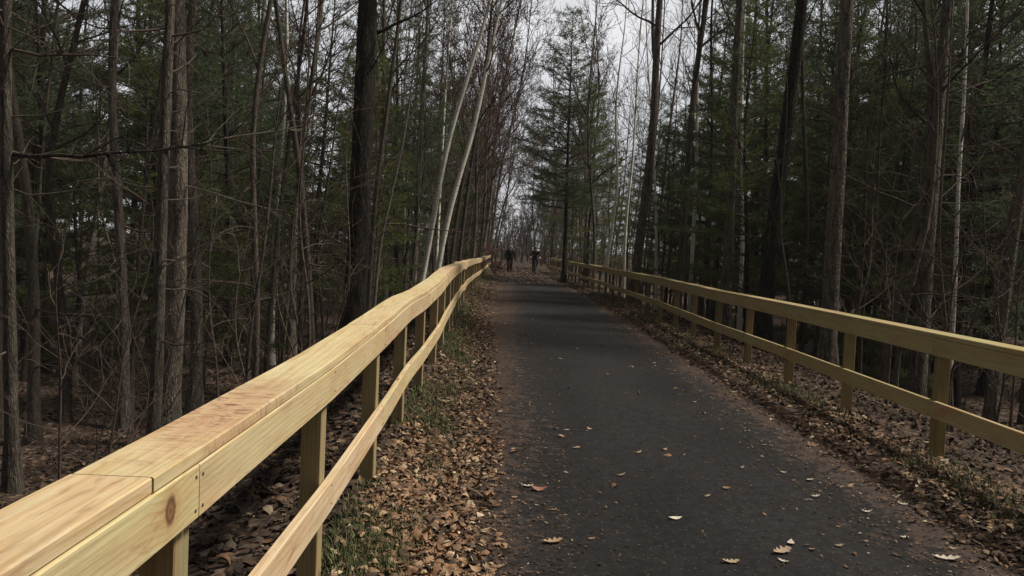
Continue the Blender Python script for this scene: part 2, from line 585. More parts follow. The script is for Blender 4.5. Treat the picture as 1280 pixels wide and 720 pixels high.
def build_fence(side, face, rise, y0, y1, step, label, rs, tmul):
    root = empty('wooden_fence', (float(face(y0)), y0, 0))
    tag(root, label, 'fence')
    inv = Matrix.Translation(root.location).inverted()
    s = 1 if side == 'R' else -1       # outward direction in x
    ys_ = np.arange(y0, y1 + 0.01, step)
    jog = {i: (rs.uniform(-0.012, 0.012), rs.uniform(-0.018, 0.018)) for i in range(len(ys_))}
    jog[0] = jog[1] = jog[2] = (0, 0)

    def at(y):
        i = np.interp(y, ys_, np.arange(len(ys_)))
        a, b = int(math.floor(i)), min(int(math.floor(i)) + 1, len(ys_) - 1)
        f = i - a
        f = f * f * (3 - 2 * f)
        jx = jog[a][0] * (1 - f) + jog[b][0] * f
        jz = jog[a][1] * (1 - f) + jog[b][1] * f
        return float(face(y)) + jx, float(rise(y)) + jz

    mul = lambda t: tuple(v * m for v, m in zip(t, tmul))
    made = []
    for i, y in enumerate(ys_):
        x, z = at(y)
        xc = x + s * (0.038 + 0.0445 + 0.001)
        zb = gz(xc, y) - 0.25
        tl = rs.uniform(-0.006, 0.006)
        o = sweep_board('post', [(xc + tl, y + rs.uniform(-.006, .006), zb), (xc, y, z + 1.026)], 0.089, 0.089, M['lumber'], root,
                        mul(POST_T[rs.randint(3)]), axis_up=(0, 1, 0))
        made.append(o)
    for kind, w, zc in (('upper_rail', 0.140, 1.024 - 0.070), ('lower_rail', 0.140, 0.445)):
        i = 0
        while i < len(ys_) - 1:
            j = min(i + 2, len(ys_) - 1)
            a, b = ys_[i], ys_[j]
            ysm = np.linspace(a + 0.002, b - 0.002, 9)
            dz = rs.uniform(-0.0014, 0.0)
            dx = 0.0
            pts = []
            for q in ysm:
                x, z = at(q)
                pts.append((x + s * 0.019 + dx, q, z + zc + dz))
            L = b - a
            sc = []
            for yy in (a + 0.022, (a + b) / 2 + 0.012, b - 0.022):
                for zz in (-0.040, 0.043):
                    sc.append((yy - (a + b) / 2, zz + rs.uniform(-.006, .006), -s))
            special = side == 'L' and kind == 'upper_rail' and i == 0
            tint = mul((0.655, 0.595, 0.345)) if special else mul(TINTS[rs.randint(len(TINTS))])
            # local X of the swept board points to +x for a board running along +y
            o = sweep_board(kind, pts, w, 0.038, M['lumber_knot'] if special else M['lumber'], root, tint, screws=sc)
            made.append(o)
            i = j
    # cap planks, staggered against the rails
    a = y0
    b = y0 + step * 2 - 0.26
    k = 0
    while a < y1 - 0.05:
        b = min(b, y1)
        ysm = np.linspace(a + 0.002, b - 0.002, 9)
        dx = s * rs.uniform(0.001, 0.007)
        pts = []
        for q in ysm:
            x, z = at(q)
            pts.append((x + s * (0.092 - 0.001) + dx, q, z + 1.0246 + 0.019))
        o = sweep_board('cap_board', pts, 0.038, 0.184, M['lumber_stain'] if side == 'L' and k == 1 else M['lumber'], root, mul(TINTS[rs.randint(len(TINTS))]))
        made.append(o)
        a, b = b, b + step * 2
        k += 1
    for o in made:
        mw = o.matrix_world.copy()
        o.parent = root
        o.matrix_parent_inverse = Matrix.Identity(4)
        o.matrix_local = inv @ mw
    return root


rsf = np.random.RandomState(5)
build_fence('L', left_face, left_rise, -1.0, 60.0, 1.5,
            'yellow new lumber fence beside the viewer, left of the path, with a wavy flat cap', rsf, (1, 1, 1))
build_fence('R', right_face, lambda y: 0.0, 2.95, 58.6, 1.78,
            'shaded olive lumber fence along the right side of the path', rsf, (0.66, 0.70, 0.57))  # same lumber tinted down to olive: its shade is put into the colour


# ------------------------------------------------------------------ tube / tree builders
class TB:
    """collects tapered tubes into numpy arrays"""

    def __init__(self):
        self.V, self.F, self.n = [], [], 0

    def tube(self, pts, rad, sides=5, rough=0.0, rs=None):
        pts = np.asarray(pts, dtype=float)
        rad = np.asarray(rad, dtype=float)
        k = len(pts)
        tan = np.gradient(pts, axis=0)
        tan /= np.linalg.norm(tan, axis=1)[:, None] + 1e-9
        ref = np.array([1.0, 0.0, 0.0]) if abs(tan[0][0]) < 0.8 else np.array([0.0, 1.0, 0.0])
        u = np.cross(tan, ref)
        u /= np.linalg.norm(u, axis=1)[:, None] + 1e-9
        v = np.cross(tan, u)
        an = np.arange(sides) * 2 * math.pi / sides
        rr = rad[:, None] * np.ones(sides)[None, :]
        if rough and rs is not None:
            lob = 1 + rough * np.cos(an * 3 + rs.uniform(0, 6))[None, :] * 0.6 + rough * rs.uniform(-1, 1, (k, sides))
            rr = rr * lob
        ring = pts[:, None, :] + rr[:, :, None] * (np.cos(an)[None, :, None] * u[:, None, :] + np.sin(an)[None, :, None] * v[:, None, :])
        self.V.append(ring.reshape(-1, 3))
        i = np.arange(k - 1)[:, None] * sides
        j = np.arange(sides)[None, :]
        j2 = (j + 1) % sides
        a = (i + j).ravel()
        b = (i + j2).ravel()
        f = np.stack([a, b, b + sides, a + sides], 1) + self.n
        self.F.append(f)
        self.n += k * sides

    def mesh(self, name, sm=True):
        if not self.V:
            return new_mesh(name, np.zeros((0, 3)), [])
        return new_mesh(name, np.concatenate(self.V), np.concatenate(self.F), None, sm)


def wander(rs, start, d, length, n, jitter, up=0.0):
    pts = [np.array(start, dtype=float)]
    d = np.array(d, dtype=float)
    d /= np.linalg.norm(d)
    st = length / n
    for i in range(n):
        d = d + rs.normal(0, jitter, 3) + np.array([0, 0, up])
        d /= np.linalg.norm(d)
        pts.append(pts[-1] + d * st)
    return np.array(pts)


def perp(rs, d, ang):
    d = d / np.linalg.norm(d)
    r = rs.normal(0, 1, 3)
    r -= d * r.dot(d)
    r /= np.linalg.norm(r) + 1e-9
    return d * math.cos(ang) + r * math.sin(ang)


def grow(tb, rs, pts, r0, level, spread, maxlev, twig, start=0.15, dens=1.0):
    """side branches on a polyline"""
    n = len(pts)
    L = np.sum(np.linalg.norm(np.diff(pts, axis=0), axis=1))
    cnt = max(2, int(round((4.0 if level == 1 else 3.2) * dens * max(0.6, L ** 0.55))))
    for i in range(cnt):
        s = start + (1 - start) * (i + rs.uniform(0.1, 0.9)) / cnt
        f = s * (n - 1)
        a = int(min(f, n - 2))
        q = pts[a] + (pts[a + 1] - pts[a]) * (f - a)
        d = pts[a + 1] - pts[a]
        ang = R(rs.uniform(*spread))
        nd = perp(rs, d, ang)
        l = L * rs.uniform(0.32, 0.62) * (1.05 - 0.45 * s)
        if l < 0.12:
            continue
        rb = max(twig, r0 * (1 - 0.7 * s) * 0.55)
        m = 5 if level == 1 else (4 if level == 2 else 3)
        bp = wander(rs, q, nd, l, m, 0.16, 0.07)
        tb.tube(bp, np.linspace(rb, twig * 0.55, m + 1), 5 if level == 1 else 3)
        if level < maxlev:
            grow(tb, rs, bp, rb, level + 1, spread, maxlev, twig, 0.12, dens)


def curve_trunk(rs, h, n, amp, bend=0.0):
    t = np.linspace(0, 1, n)
    ph = rs.uniform(0, 6.28, 4)
    x = amp * (np.sin(t * 4.2 + ph[0]) - math.sin(ph[0])) + 0.35 * amp * (np.sin(t * 11 + ph[1]) - math.sin(ph[1])) + bend * t * t
    y = amp * (np.sin(t * 3.7 + ph[2]) - math.sin(ph[2])) + 0.35 * amp * (np.sin(t * 9 + ph[3]) - math.sin(ph[3]))
    x *= np.minimum(1, t * 3)
    y *= np.minimum(1, t * 3)
    return np.stack([x, y, t * h], 1)


def trunk_rad(h, r0, n, top=0.08, flare=0.65):
    t = np.linspace(0, 1, n)
    z = t * h
    return r0 * (top + (1 - top) * (1 - t) ** 0.85) * (1 + flare * np.exp(-z / 0.28))


def trunk_pts_start(pts, depth=0.4):
    b = pts[0].copy()
    b[2] -= depth
    return np.concatenate([[b], pts])


PROTO = {}


def register(key, name, parts, extra=None):
    root = empty(name)
    for (pn, me, mat) in parts:
        link(pn, me, mat, root)
    root.location = (0, -500, -500)
    PROTO[key] = [root, False]
    return root


def dead_stubs(tb, rs, pts, r0, h, z0, z1, cnt, ll):
    for _ in range(cnt):
        z = rs.uniform(z0, z1)
        f = z / h * (len(pts) - 1)
        a = int(min(f, len(pts) - 2))
        q = pts[a] + (pts[a + 1] - pts[a]) * (f - a)
        az = rs.uniform(0, 6.283)
        d = np.array([math.cos(az), math.sin(az), rs.uniform(-0.25, 0.5)])
        l = rs.uniform(*ll)
        bp = wander(rs, q, d, l, 6, 0.14, -0.01)
        rb = rs.uniform(0.008, 0.018)
        tb.tube(bp, np.linspace(rb, 0.003, 7), 4)
        for _k in range(rs.randint(1, 5)):
            i = rs.randint(1, 6)
            tp = wander(rs, bp[i], perp(rs, bp[i] - bp[i - 1], R(rs.uniform(30, 60))), l * rs.uniform(0.15, 0.4), 3, 0.2, 0.02)
            tb.tube(tp, np.linspace(rb * 0.5, 0.0025, 4), 3)


def make_bare(key, name, h, dia, seed, first=0.4, bark='bark_hard', limbs=14, amp=0.25, fork=None, maxlev=3, twig=0.006,
              sides=12, limb_len=0.34, stubs=5, bend=0.0, dens=1.0, ang=(30, 58), stub_mat='twig', stub_len=(0.5, 2.2), fork_len=None):
    rs = np.random.RandomState(seed)
    n = 26
    pts = curve_trunk(rs, h, n, amp, bend)
    rad = trunk_rad(h, dia / 2, n)
    tt, tb = TB(), TB()
    P = trunk_pts_start(pts)
    tt.tube(P, np.concatenate([[rad[0] * 1.25], rad]), sides, 0.07, rs)
    leaders = [(pts, rad)]
    if fork:
        i = int(fork[0] / h * (n - 1))
        d = np.array([math.sin(R(fork[1])), 0.1, math.cos(R(fork[1]))])
        fp = wander(rs, pts[i], d, fork_len or (h - fork[0]) * 0.8, 14, 0.05, 0.035)
        fr = np.linspace(rad[i] * 0.52, 0.02, 15)
        tt.tube(fp, fr, sides - 2, 0.06, rs)
        if not fork_len:
            leaders.append((fp, fr))
    for (lp, lr) in leaders:
        nn = len(lp)
        hh = lp[-1][2] - lp[0][2]
        cnt = limbs if lp is pts else limbs // 2
        for k in range(cnt):
            s = (first if lp is pts else 0.25) + (0.98 - (first if lp is pts else 0.25)) * (k + rs.uniform(0, 1)) / cnt
            f = s * (nn - 1)
            a = int(min(f, nn - 2))
            q = lp[a] + (lp[a + 1] - lp[a]) * (f - a)
            az = k * 2.4 + rs.uniform(-0.6, 0.6)
            el = R(rs.uniform(*ang))
            d = np.array([math.cos(az) * math.sin(el), math.sin(az) * math.sin(el), math.cos(el)])
            l = h * limb_len * rs.uniform(0.6, 1.1) * (1.12 - 0.75 * s)
            rb = min(lr[a] * 0.5, 0.012 + l * 0.011)
            bp = wander(rs, q, d, l, 8, 0.11, 0.035)
            tb.tube(bp, np.linspace(rb, twig * 0.7, 9), 6)
            grow(tb, rs, bp, rb, 1, (25, 60), maxlev, twig, 0.2, dens)
    dead_stubs(tb, rs, pts, dia / 2, h, 1.2, h * first, stubs, stub_len)
    return register(key, name, [('trunk', tt.mesh('trunk'), M[bark]), ('branches', tb.mesh('branches'), M[stub_mat])])


def make_pine(key, h, dia, seed, base, maxlen, mat='needle', dead_to=None, blade=9, step=0.5, tuft=0.155, droop=0.0, wide=0.0135):
    rs = np.random.RandomState(seed)
    n = 22
    pts = curve_trunk(rs, h, n, 0.10)
    rad = trunk_rad(h, dia / 2, n, 0.05)
    tt, tb = TB(), TB()
    tt.tube(trunk_pts_start(pts), np.concatenate([[rad[0] * 1.2], rad]), 12, 0.06, rs)
    TP, TD = [], []           # tuft positions / directions
    z = base
    while z < h - 0.15:
        t = (z - base) / (h - base)
        L = maxlen * (1 - t) ** 0.75 * (0.62 + 0.38 * min(1, t / 0.25)) + 0.15
        nb = rs.randint(4, 7)
        az0 = rs.uniform(0, 6.28)
        for b in range(nb):
            if rs.uniform() < 0.16:
                continue
            az = az0 + b * 6.283 / nb + rs.uniform(-0.3, 0.3)
            l = L * rs.uniform(0.45, 1.22)
            el = R(4 + 42 * t ** 1.5 + rs.uniform(-10, 10)) - droop * (1 - t)
            d = np.array([math.cos(az) * math.cos(el), math.sin(az) * math.cos(el), math.sin(el)])
            f = z / h * (n - 1)
            a = int(min(f, n - 2))
            q = pts[a] + (pts[a + 1] - pts[a]) * (f - a)
            bp = wander(rs, q, d, l, 7, 0.06, 0.015)
            rb = 0.006 + 0.009 * l
            tb.tube(bp, np.linspace(rb, 0.004, 8), 4)
            ntw = max(3, int(l / 0.115))
            for k in range(ntw):
                s = 0.28 + 0.72 * (k + rs.uniform(0.2, 0.8)) / ntw
                f2 = s * 7
                a2 = int(min(f2, 6))
                q2 = bp[a2] + (bp[a2 + 1] - bp[a2]) * (f2 - a2)
                hd = bp[a2 + 1] - bp[a2]
                hd /= np.linalg.norm(hd)
                sd = np.cross(hd, [0, 0, 1.0])
                sd /= np.linalg.norm(sd) + 1e-9
                an = R(rs.uniform(35, 65)) * (1 if k % 2 else -1)
                td = hd * math.cos(an) + sd * math.sin(an) + np.array([0, 0, rs.uniform(-0.12, 0.28)])
                td /= np.linalg.norm(td)
                tl = (0.14 + 0.34 * l * (1 - s)) * rs.uniform(0.7, 1.2)
                tip = q2 + td * tl
                tb.tube(np.array([q2, tip]), np.array([0.004, 0.002]), 3)
                m = max(1, int(tl / 0.13))
                for j in range(m):
                    TP.append(q2 + td * tl * (j + 1) / m)
                    TD.append(td)
            TP.append(bp[-1])
            TD.append(d)
        z += step * rs.uniform(0.75, 1.25) * (1 - 0.3 * t)
    if dead_to:
        dead_stubs(tb, rs, pts, dia / 2, h, 0.9, dead_to, int(dead_to * 3.2), (0.5, 2.3))
    TP, TD = np.array(TP), np.array(TD)
    K = len(TP)
    # every tuft: `blade` needle bundles fanned round the twig
    P = np.repeat(TP, blade, 0)
    D = np.repeat(TD, blade, 0)
    rnd = rs.normal(0, 1, P.shape)
    rnd -= D * np.sum(rnd * D, 1)[:, None]
    rnd /= np.linalg.norm(rnd, axis=1)[:, None] + 1e-9
    a = rs.uniform(0.3, 1.15, len(P))[:, None]
    ND = D * np.cos(a) + rnd * np.sin(a)
    ln = tuft * rs.uniform(0.7, 1.25, len(P))[:, None]
    W = np.cross(ND, rs.normal(0, 1, P.shape))
    W /= np.linalg.norm(W, axis=1)[:, None] + 1e-9
    w = wide * rs.uniform(0.7, 1.2, len(P))[:, None]
    v0 = P - ND * 0.02 + W * w * 0.5
    v1 = P - ND * 0.02 - W * w * 0.5
    v2 = P + ND * ln - W * w * 0.25
    v3 = P + ND * ln + W * w * 0.25 - np.array([0, 0, 0.01])
    V = np.stack([v0, v1, v2, v3], 1).reshape(-1, 3)
    F = np.arange(len(V)).reshape(-1, 4)
    tint = np.repeat(np.clip(rs.normal(0.5, 0.22, K), 0, 1), blade * 4)
    cols = np.stack([tint, tint, tint, np.ones_like(tint)], 1)
    return register(key, 'pine_tree', [('trunk', tt.mesh('trunk'), M['bark_pine']), ('branches', tb.mesh('branches'), M['twig']),
                                       ('foliage', new_mesh('foliage', V, F, cols), M[mat])])


# leaf templates -------------------------------------------------------------
OAK = [(0, .015), (.10, .03), (.22, .16), (.30, .07), (.45, .26), (.54, .10), (.70, .30), (.78, .12), (.90, .17), (1.0, .0)]
OVAL = [(0, .01), (.2, .17), (.45, .29), (.72, .20), (1.0, .0)]


def leaf_template(st, fold, curl, droop=0.0):
    V = []
    for t, w in st:
        zc = curl * (t - .5) ** 2
        V += [(t - .5, -w, zc + fold * w), (t - .5, 0, zc), (t - .5, w, zc + fold * w + droop * w * (t - .4))]
    F = []
    for i in range(len(st) - 1):
        a = i * 3
        F += [(a, a + 1, a + 4, a + 3), (a + 1, a + 2, a + 5, a + 4)]
    return np.array(V), np.array(F)


LEAF_PAL = np.array([(.24, .155, .092), (.32, .215, .13), (.145, .090, .056), (.085, .054, .037), (.042, .029, .021), (.20, .112, .064),
                     (.42, .33, .22), (.11, .083, .061), (.26, .145, .082)])


def scatter_leaves(rs, X, Y, Z, size, pal_w, tilt, tmpl, nrm=None):
    T, F = tmpl
    n = len(X)
    yaw = rs.uniform(0, 6.283, n)
    tx = rs.normal(0, tilt, n)
    ty = rs.normal(0, tilt, n)
    flip = np.where(rs.uniform(size=n) < 0.5, -1.0, 1.0)
    v = T[None] * size[:, None, None]
    v = v * np.stack([np.ones(n), rs.uniform(.7, 1.15, n), flip * rs.uniform(.5, 1.6, n)], 1)[:, None, :]
    x, y, z = v[..., 0], v[..., 1], v[..., 2]
    c, s = np.cos(tx)[:, None], np.sin(tx)[:, None]
    y, z = y * c - z * s, y * s + z * c
    c, s = np.cos(ty)[:, None], np.sin(ty)[:, None]
    x, z = x * c - z * s, x * s + z * c
    c, s = np.cos(yaw)[:, None], np.sin(yaw)[:, None]
    x, y = x * c - y * s, x * s + y * c
    zmin = z.min(axis=1)[:, None]
    P = np.stack([x + X[:, None], y + Y[:, None], z - zmin * 0.75 + Z[:, None] + 0.004], -1)
    ci = rs.choice(len(LEAF_PAL), n, p=np.array(pal_w) / np.sum(pal_w))
    col = LEAF_PAL[ci] * rs.uniform(.7, 1.25, (n, 1))
    cols = np.concatenate([np.repeat(col, len(T), 0), np.ones((n * len(T), 1))], 1)
    FF = (F[None] + (np.arange(n) * len(T))[:, None, None]).reshape(-1, F.shape[1])
    return P.reshape(-1, 3), FF, cols


class Acc:
    def __init__(self):
        self.V, self.F, self.C, self.n = [], [], [], 0

    def add(self, V, F, C):
        self.V.append(V)
        self.F.append(F + self.n)
        self.C.append(C)
        self.n += len(V)

    def mesh(self, name):
        return new_mesh(name, np.concatenate(self.V), np.concatenate(self.F), np.concatenate(self.C))


# ------------------------------------------------------------------ leaf litter, grass
rl = np.random.RandomState(21)
acc = Acc()
TM = [leaf_template(OAK, .35, .5), leaf_template(OAK, -.3, -.9, .8), leaf_template(OVAL, .6, .9), leaf_template(OVAL, .2, 1.6, 1.0)]
W_WARM = [3.4, 3.2, 3, 2.4, 2.6, 2.2, 1.0, 1.5, 1.8]
W_DULL = [.5, .25, 1.6, 4, 6.5, .8, .3, 3, .3]
W_RED = [1.6, 1.2, 3, 3.5, 3.5, 1.6, 1.3, 2.4, 1.0]


def surf_z(x, y):
    pc = path_c(y)
    on = np.abs(x - pc) < 1.66
    s = np.abs(x - pc) / 1.66
    return np.where(on, 0.012 + 0.03 * (1 - s ** 2), ground_z(x, y))


def scat(n, fx, y0, y1, pw, pal, smin=.028, smax=.088, tilt=.27, keep=None, oakshare=.5, tone=1.0):
    u = rl.uniform(0, 1, n)
    Y = y0 + (y1 - y0) * u ** pw
    X = fx(Y, rl)
    if keep is not None:
        k = keep(X, Y)
        X, Y = X[k], Y[k]
    Z = surf_z(X, Y)
    which = rl.uniform(size=len(X))
    for i, (lo, hi) in enumerate(((0, oakshare / 2), (oakshare / 2, oakshare), (oakshare, oakshare / 2 + .5), (oakshare / 2 + .5, 1.01))):
        m = (which >= lo) & (which < hi)
        if m.sum():
            V_, F_, C_ = scatter_leaves(rl, X[m], Y[m], Z[m], rl.uniform(smin, smax, m.sum()), pal, tilt, TM[i])
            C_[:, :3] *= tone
            acc.add(V_, F_, C_)


# left shoulder between the rails and the asphalt: a drift that spills on to the path
clump = lambda X, Y: hash_noise(X * 3.1, Y * 2.2, 1.0, 5) + rl.normal(0, .35, len(X)) > -.35
verge = lambda Y, r: left_face(Y) - .06 + (.88 - .006 * Y) * r.beta(1.2, 1.8, len(Y))
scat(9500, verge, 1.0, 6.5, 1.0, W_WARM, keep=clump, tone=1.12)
scat(15000, verge, 5.5, 30, 1.5, W_RED, keep=clump, tone=.85)
scat(2600, lambda Y, r: left_face(Y) + .1 + .8 * r.beta(1.5, 1.8, len(Y)), 25, 60, 1.0, W_RED)
# right shoulder
scat(14000, lambda Y, r: right_face(Y) + .15 - 1.15 * r.beta(1.2, 2.4, len(Y)), 3.5, 30, 1.6, W_RED, keep=clump)
scat(2400, lambda Y, r: right_face(Y) + .1 - 1.0 * r.beta(1.5, 2.2, len(Y)), 25, 60, 1.0, W_RED)
# embankments and forest floor outside the fences
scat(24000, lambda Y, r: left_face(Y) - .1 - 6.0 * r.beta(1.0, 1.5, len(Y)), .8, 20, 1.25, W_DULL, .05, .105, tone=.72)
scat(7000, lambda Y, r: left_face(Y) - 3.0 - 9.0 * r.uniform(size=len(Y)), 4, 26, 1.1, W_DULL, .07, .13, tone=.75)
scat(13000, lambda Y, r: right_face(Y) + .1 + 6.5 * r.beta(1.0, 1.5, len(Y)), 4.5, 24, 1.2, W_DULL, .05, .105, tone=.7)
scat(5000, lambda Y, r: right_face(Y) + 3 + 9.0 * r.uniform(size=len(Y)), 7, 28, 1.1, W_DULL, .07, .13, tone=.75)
# crumbs and small leaves strewn on the asphalt
scat(1100, lambda Y, r: path_c(Y) + 1.6 * r.uniform(-1, 1, len(Y)), 3.2, 32, 1.5, W_DULL, .010, .026, .12)
scat(11000, lambda Y, r: path_c(Y) - 1.70 + 1.5 * r.beta(1, 3.6, len(Y)), 3.0, 30, 1.7, W_RED, .005, .032, .12, tone=.8)
scat(9000, lambda Y, r: path_c(Y) + 1.70 - 1.6 * r.beta(1, 3.4, len(Y)), 3.0, 30, 1.6, W_RED, .005, .036, .12, tone=.8)
scat(150, lambda Y, r: path_c(Y) + 1.5 * r.uniform(-1, 1, len(Y)), 3.2, 40, 1.3, W_WARM, .03, .075, .15)
scat(3500, lambda Y, r: path_c(Y) + 1.7 * r.uniform(-1, 1, len(Y)), 36, 75, .9, W_RED, .07, .12)
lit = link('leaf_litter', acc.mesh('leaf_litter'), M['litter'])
lit['kind'] = 'stuff'

# grass
rg = np.random.RandomState(33)


def blades(n, fx, y0, y1, pw, hmin, hmax, pal, keep):
    Y = y0 + (y1 - y0) * rg.uniform(0, 1, n) ** pw
    X = fx(Y)
    k = keep(X, Y)
    X, Y = X[k], Y[k]
    n = len(X)
    Z = ground_z(X, Y)
    h = hmin + (hmax - hmin) * rg.beta(1.1, 2.6, n) * 1.3
    yaw = rg.uniform(0, 6.283, n)
    w = rg.uniform(.0016, .0036, n)
    lean = h * rg.uniform(.15, .9, n)
    dx, dy = np.cos(yaw), np.sin(yaw)
    V = []
    for t, ww in ((0, 1.0), (.55, .8), (1.0, .12)):
        cx = X + dx * lean * t * t
        cy = Y + dy * lean * t * t
        cz = Z - .006 + h * (t - .25 * t * t)
        V.append(np.stack([cx - dy * w * ww, cy + dx * w * ww, cz], -1))
        V.append(np.stack([cx + dy * w * ww, cy - dx * w * ww, cz], -1))
    V = np.stack(V, 1).reshape(-1, 3)
    F = np.array([(0, 1, 3, 2), (2, 3, 5, 4)])
    FF = (F[None] + (np.arange(n) * 6)[:, None, None]).reshape(-1, 4)
    col = np.array(pal)[rg.choice(len(pal), n)] * rg.uniform(.7, 1.25, (n, 1))
    cols = np.concatenate([np.repeat(col, 6, 0), np.ones((n * 6, 1))], 1)
    return V, FF, cols


GREENS = [(.034, .060, .016), (.042, .070, .020), (.060, .078, .026), (.11, .10, .045), (.028, .050, .014), (.16, .13, .07)]
STRAW = [(.24, .21, .095), (.16, .16, .06), (.10, .115, .04), (.34, .29, .16), (.20, .16, .09)]
ga = Acc()
tuft_l = lambda X, Y: hash_noise(X * 2.6, Y * 1.15, 1.0, 8) + rg.normal(0, .3, len(X)) > -.05
tuft_r = lambda X, Y: hash_noise(X * 2.0, Y * 1.0, 1.0, 3) + rg.normal(0, .3, len(X)) > .15
ga.add(*blades(52000, lambda Y: left_face(Y) - .14 + .56 * rg.beta(1.4, 1.8, len(Y)), 1.0, 20, 1.7, .025, .11, GREENS + STRAW[1:3], tuft_l))
ga.add(*blades(5000, lambda Y: left_face(Y) - .1 + .45 * rg.beta(1.4, 1.8, len(Y)), 16, 55, 1.2, .07, .2, GREENS + STRAW, tuft_l))
ga.add(*blades(16000, lambda Y: right_face(Y) + .12 - .55 * rg.beta(1.4, 1.8, len(Y)), 4, 30, 1.4, .03, .12, GREENS + STRAW, tuft_r))
ga.add(*blades(14000, lambda Y: right_face(Y) + .1 - .5 * rg.beta(1.4, 1.8, len(Y)), 6, 58, 1.3, .04, .13, STRAW + GREENS[:2], lambda X, Y: hash_noise(X * 2.0, Y * 1.3, 1.0, 6) + rg.normal(0, .4, len(X)) > .1))
gr = link('grass', ga.mesh('grass'), M['grass'])
gr['kind'] = 'stuff'


# ------------------------------------------------------------------ single leaves lying on the asphalt (countable)
def single_leaf(px, py, size, yaw, col, oak, label, group=None):
    dx, dy = px - 640.0, py - 311.0
    v = -dx * SR + dy * CR
    y = 1000 * 1.57 / v
    x = (dx * CR + dy * SR) * y / FPX
    st = OAK if oak else OVAL
    T, F = leaf_template(st, rl.uniform(.1, .5), rl.uniform(.3, 1.2), rl.uniform(-.5, .8))
    T = T * size
    cols = np.concatenate([np.tile(np.array(col), (len(T), 1)), np.ones((len(T), 1))], 1)
    T[:, 2] -= T[:, 2].min()
    o = link('fallen_leaf', new_mesh('fallen_leaf', T, F, cols), M['litter'], None, (x, y, float(surf_z(np.array([x]), np.array([y]))[0]) + .006))
    o.rotation_euler = (rl.normal(0, .08), rl.normal(0, .08), yaw)
    tag(o, label, 'leaf', group)


PALE, TAN, RED = (.50, .44, .36), (.36, .27, .185), (.27, .14, .095)
single_leaf(689, 685, .12, .3, (.34, .23, .15), True, 'tan oak leaf alone on the asphalt, nearest the viewer left of centre')
single_leaf(845, 656, .085, .1, (.60, .54, .44), False, 'small whitish oval leaf alone on the open asphalt near the viewer')
single_leaf(915, 713, .10, .2, TAN, True, 'tan lobed leaf at the bottom edge of the photo, right of centre')
single_leaf(980, 700, .13, .5, TAN, True, 'large curled tan leaf in the near cluster of three on the asphalt')
single_leaf(992, 688, .07, 1.2, PALE, False, 'small pale leaf at the top of the near cluster of three')
single_leaf(983, 712, .07, -.9, PALE, True, 'pale narrow leaf at the bottom of the near cluster of three')
single_leaf(656, 612, .10, 0.1, PALE, True, 'pale lobed leaf beside a reddish one on the left half of the path')
single_leaf(672, 617, .11, -.1, RED, False, 'reddish leaf touching a pale lobed leaf on the path')
single_leaf(604, 591, .09, .2, (.6, .52, .42), True, 'whitish leaf on the litter fringe at the left edge of the path')
single_leaf(1190, 705, .14, -.3, PALE, True, 'big pale oak leaf in the lower right corner of the path')
for (px, py) in ((796, 571), (829, 567), (718, 564), (640, 564), (680, 564), (735, 540), (620, 516), (708, 541), (640, 626), (708, 596),
                 (980, 595), (1017, 605), (1022, 626), (1068, 593), (1055, 613), (1127, 617), (1130, 633), (1165, 634), (1088, 645),
                 (1136, 678), (1200, 691), (1250, 695), (1215, 654), (1276, 704), (1160, 643), (1053, 691), (902, 540), (955, 560),
                 (870, 505), (760, 470), (700, 450), (815, 455), (660, 430), (930, 590), (775, 600), (880, 520)):
    single_leaf(px + rl.uniform(-2, 2), py, rl.uniform(.04, .075), rl.uniform(-.7, .7), random.choice([PALE, TAN, TAN, (.38, .28, .19)]), rl.uniform() < .6,
                'pale dry leaf lying scattered on the dark asphalt', 'pale leaves scattered on the asphalt')

# ------------------------------------------------------------------ tree kinds
make_bare('hard0', 'bare_tree', 21, .30, 101, .36, limbs=15)
make_bare('hard1', 'bare_tree', 19, .28, 102, .30, limbs=14, amp=.32)
make_bare('hard2', 'bare_tree', 23, .32, 103, .42, limbs=16, amp=.2)
make_bare('hard3', 'bare_tree', 17, .26, 104, .25, limbs=14, amp=.35)
make_bare('hard4', 'bare_tree', 20, .30, 105, .5, limbs=14, amp=.15, stubs=9)
make_bare('dead0', 'bare_tree', 20, .28, 151, .42, limbs=14, amp=.16, stubs=30, stub_len=(.8, 3.0))
make_bare('dead1', 'bare_tree', 18, .26, 152, .40, limbs=13, amp=.22, stubs=34, stub_len=(.6, 2.6))
make_bare('snag0', 'bare_tree', 21, .30, 171, .46, limbs=13, amp=.10, stubs=5, fork=(5.1, -42), fork_len=1.0)
make_bare('far0', 'bare_tree', 17, .22, 161, .22, limbs=17, amp=.25, twig=.011, dens=1.25, limb_len=.30, stub_mat='twig_red')
make_bare('far1', 'bare_tree', 14, .19, 162, .18, limbs=17, amp=.3, twig=.011, dens=1.25, limb_len=.33, stub_mat='twig_red')
make_bare('fork0', 'bare_tree', 19, .32, 106, .42, limbs=12, fork=(7.6, -11), amp=.2)
make_bare('fork1', 'bare_tree', 18, .28, 107, .40, limbs=12, fork=(4.6, 20), amp=.25)
make_bare('pole0', 'bare_tree', 13, .12, 111, .34, 'bark_pole', limbs=14, limb_len=.2, amp=.25, maxlev=2, sides=8, stubs=4)
make_bare('pole1', 'bare_tree', 11, .11, 112, .28, 'bark_pole', limbs=13, limb_len=.22, amp=.3, maxlev=2, sides=8, stubs=5)
make_bare('pole2', 'bare_tree', 15, .13, 113, .40, 'bark_pole', limbs=14, limb_len=.18, amp=.22, maxlev=2, sides=8, stubs=6)
make_bare('pole3', 'bare_tree', 9, .09, 114, .2, 'bark_pole', limbs=13, limb_len=.24, amp=.35, maxlev=2, sides=8, stubs=3)
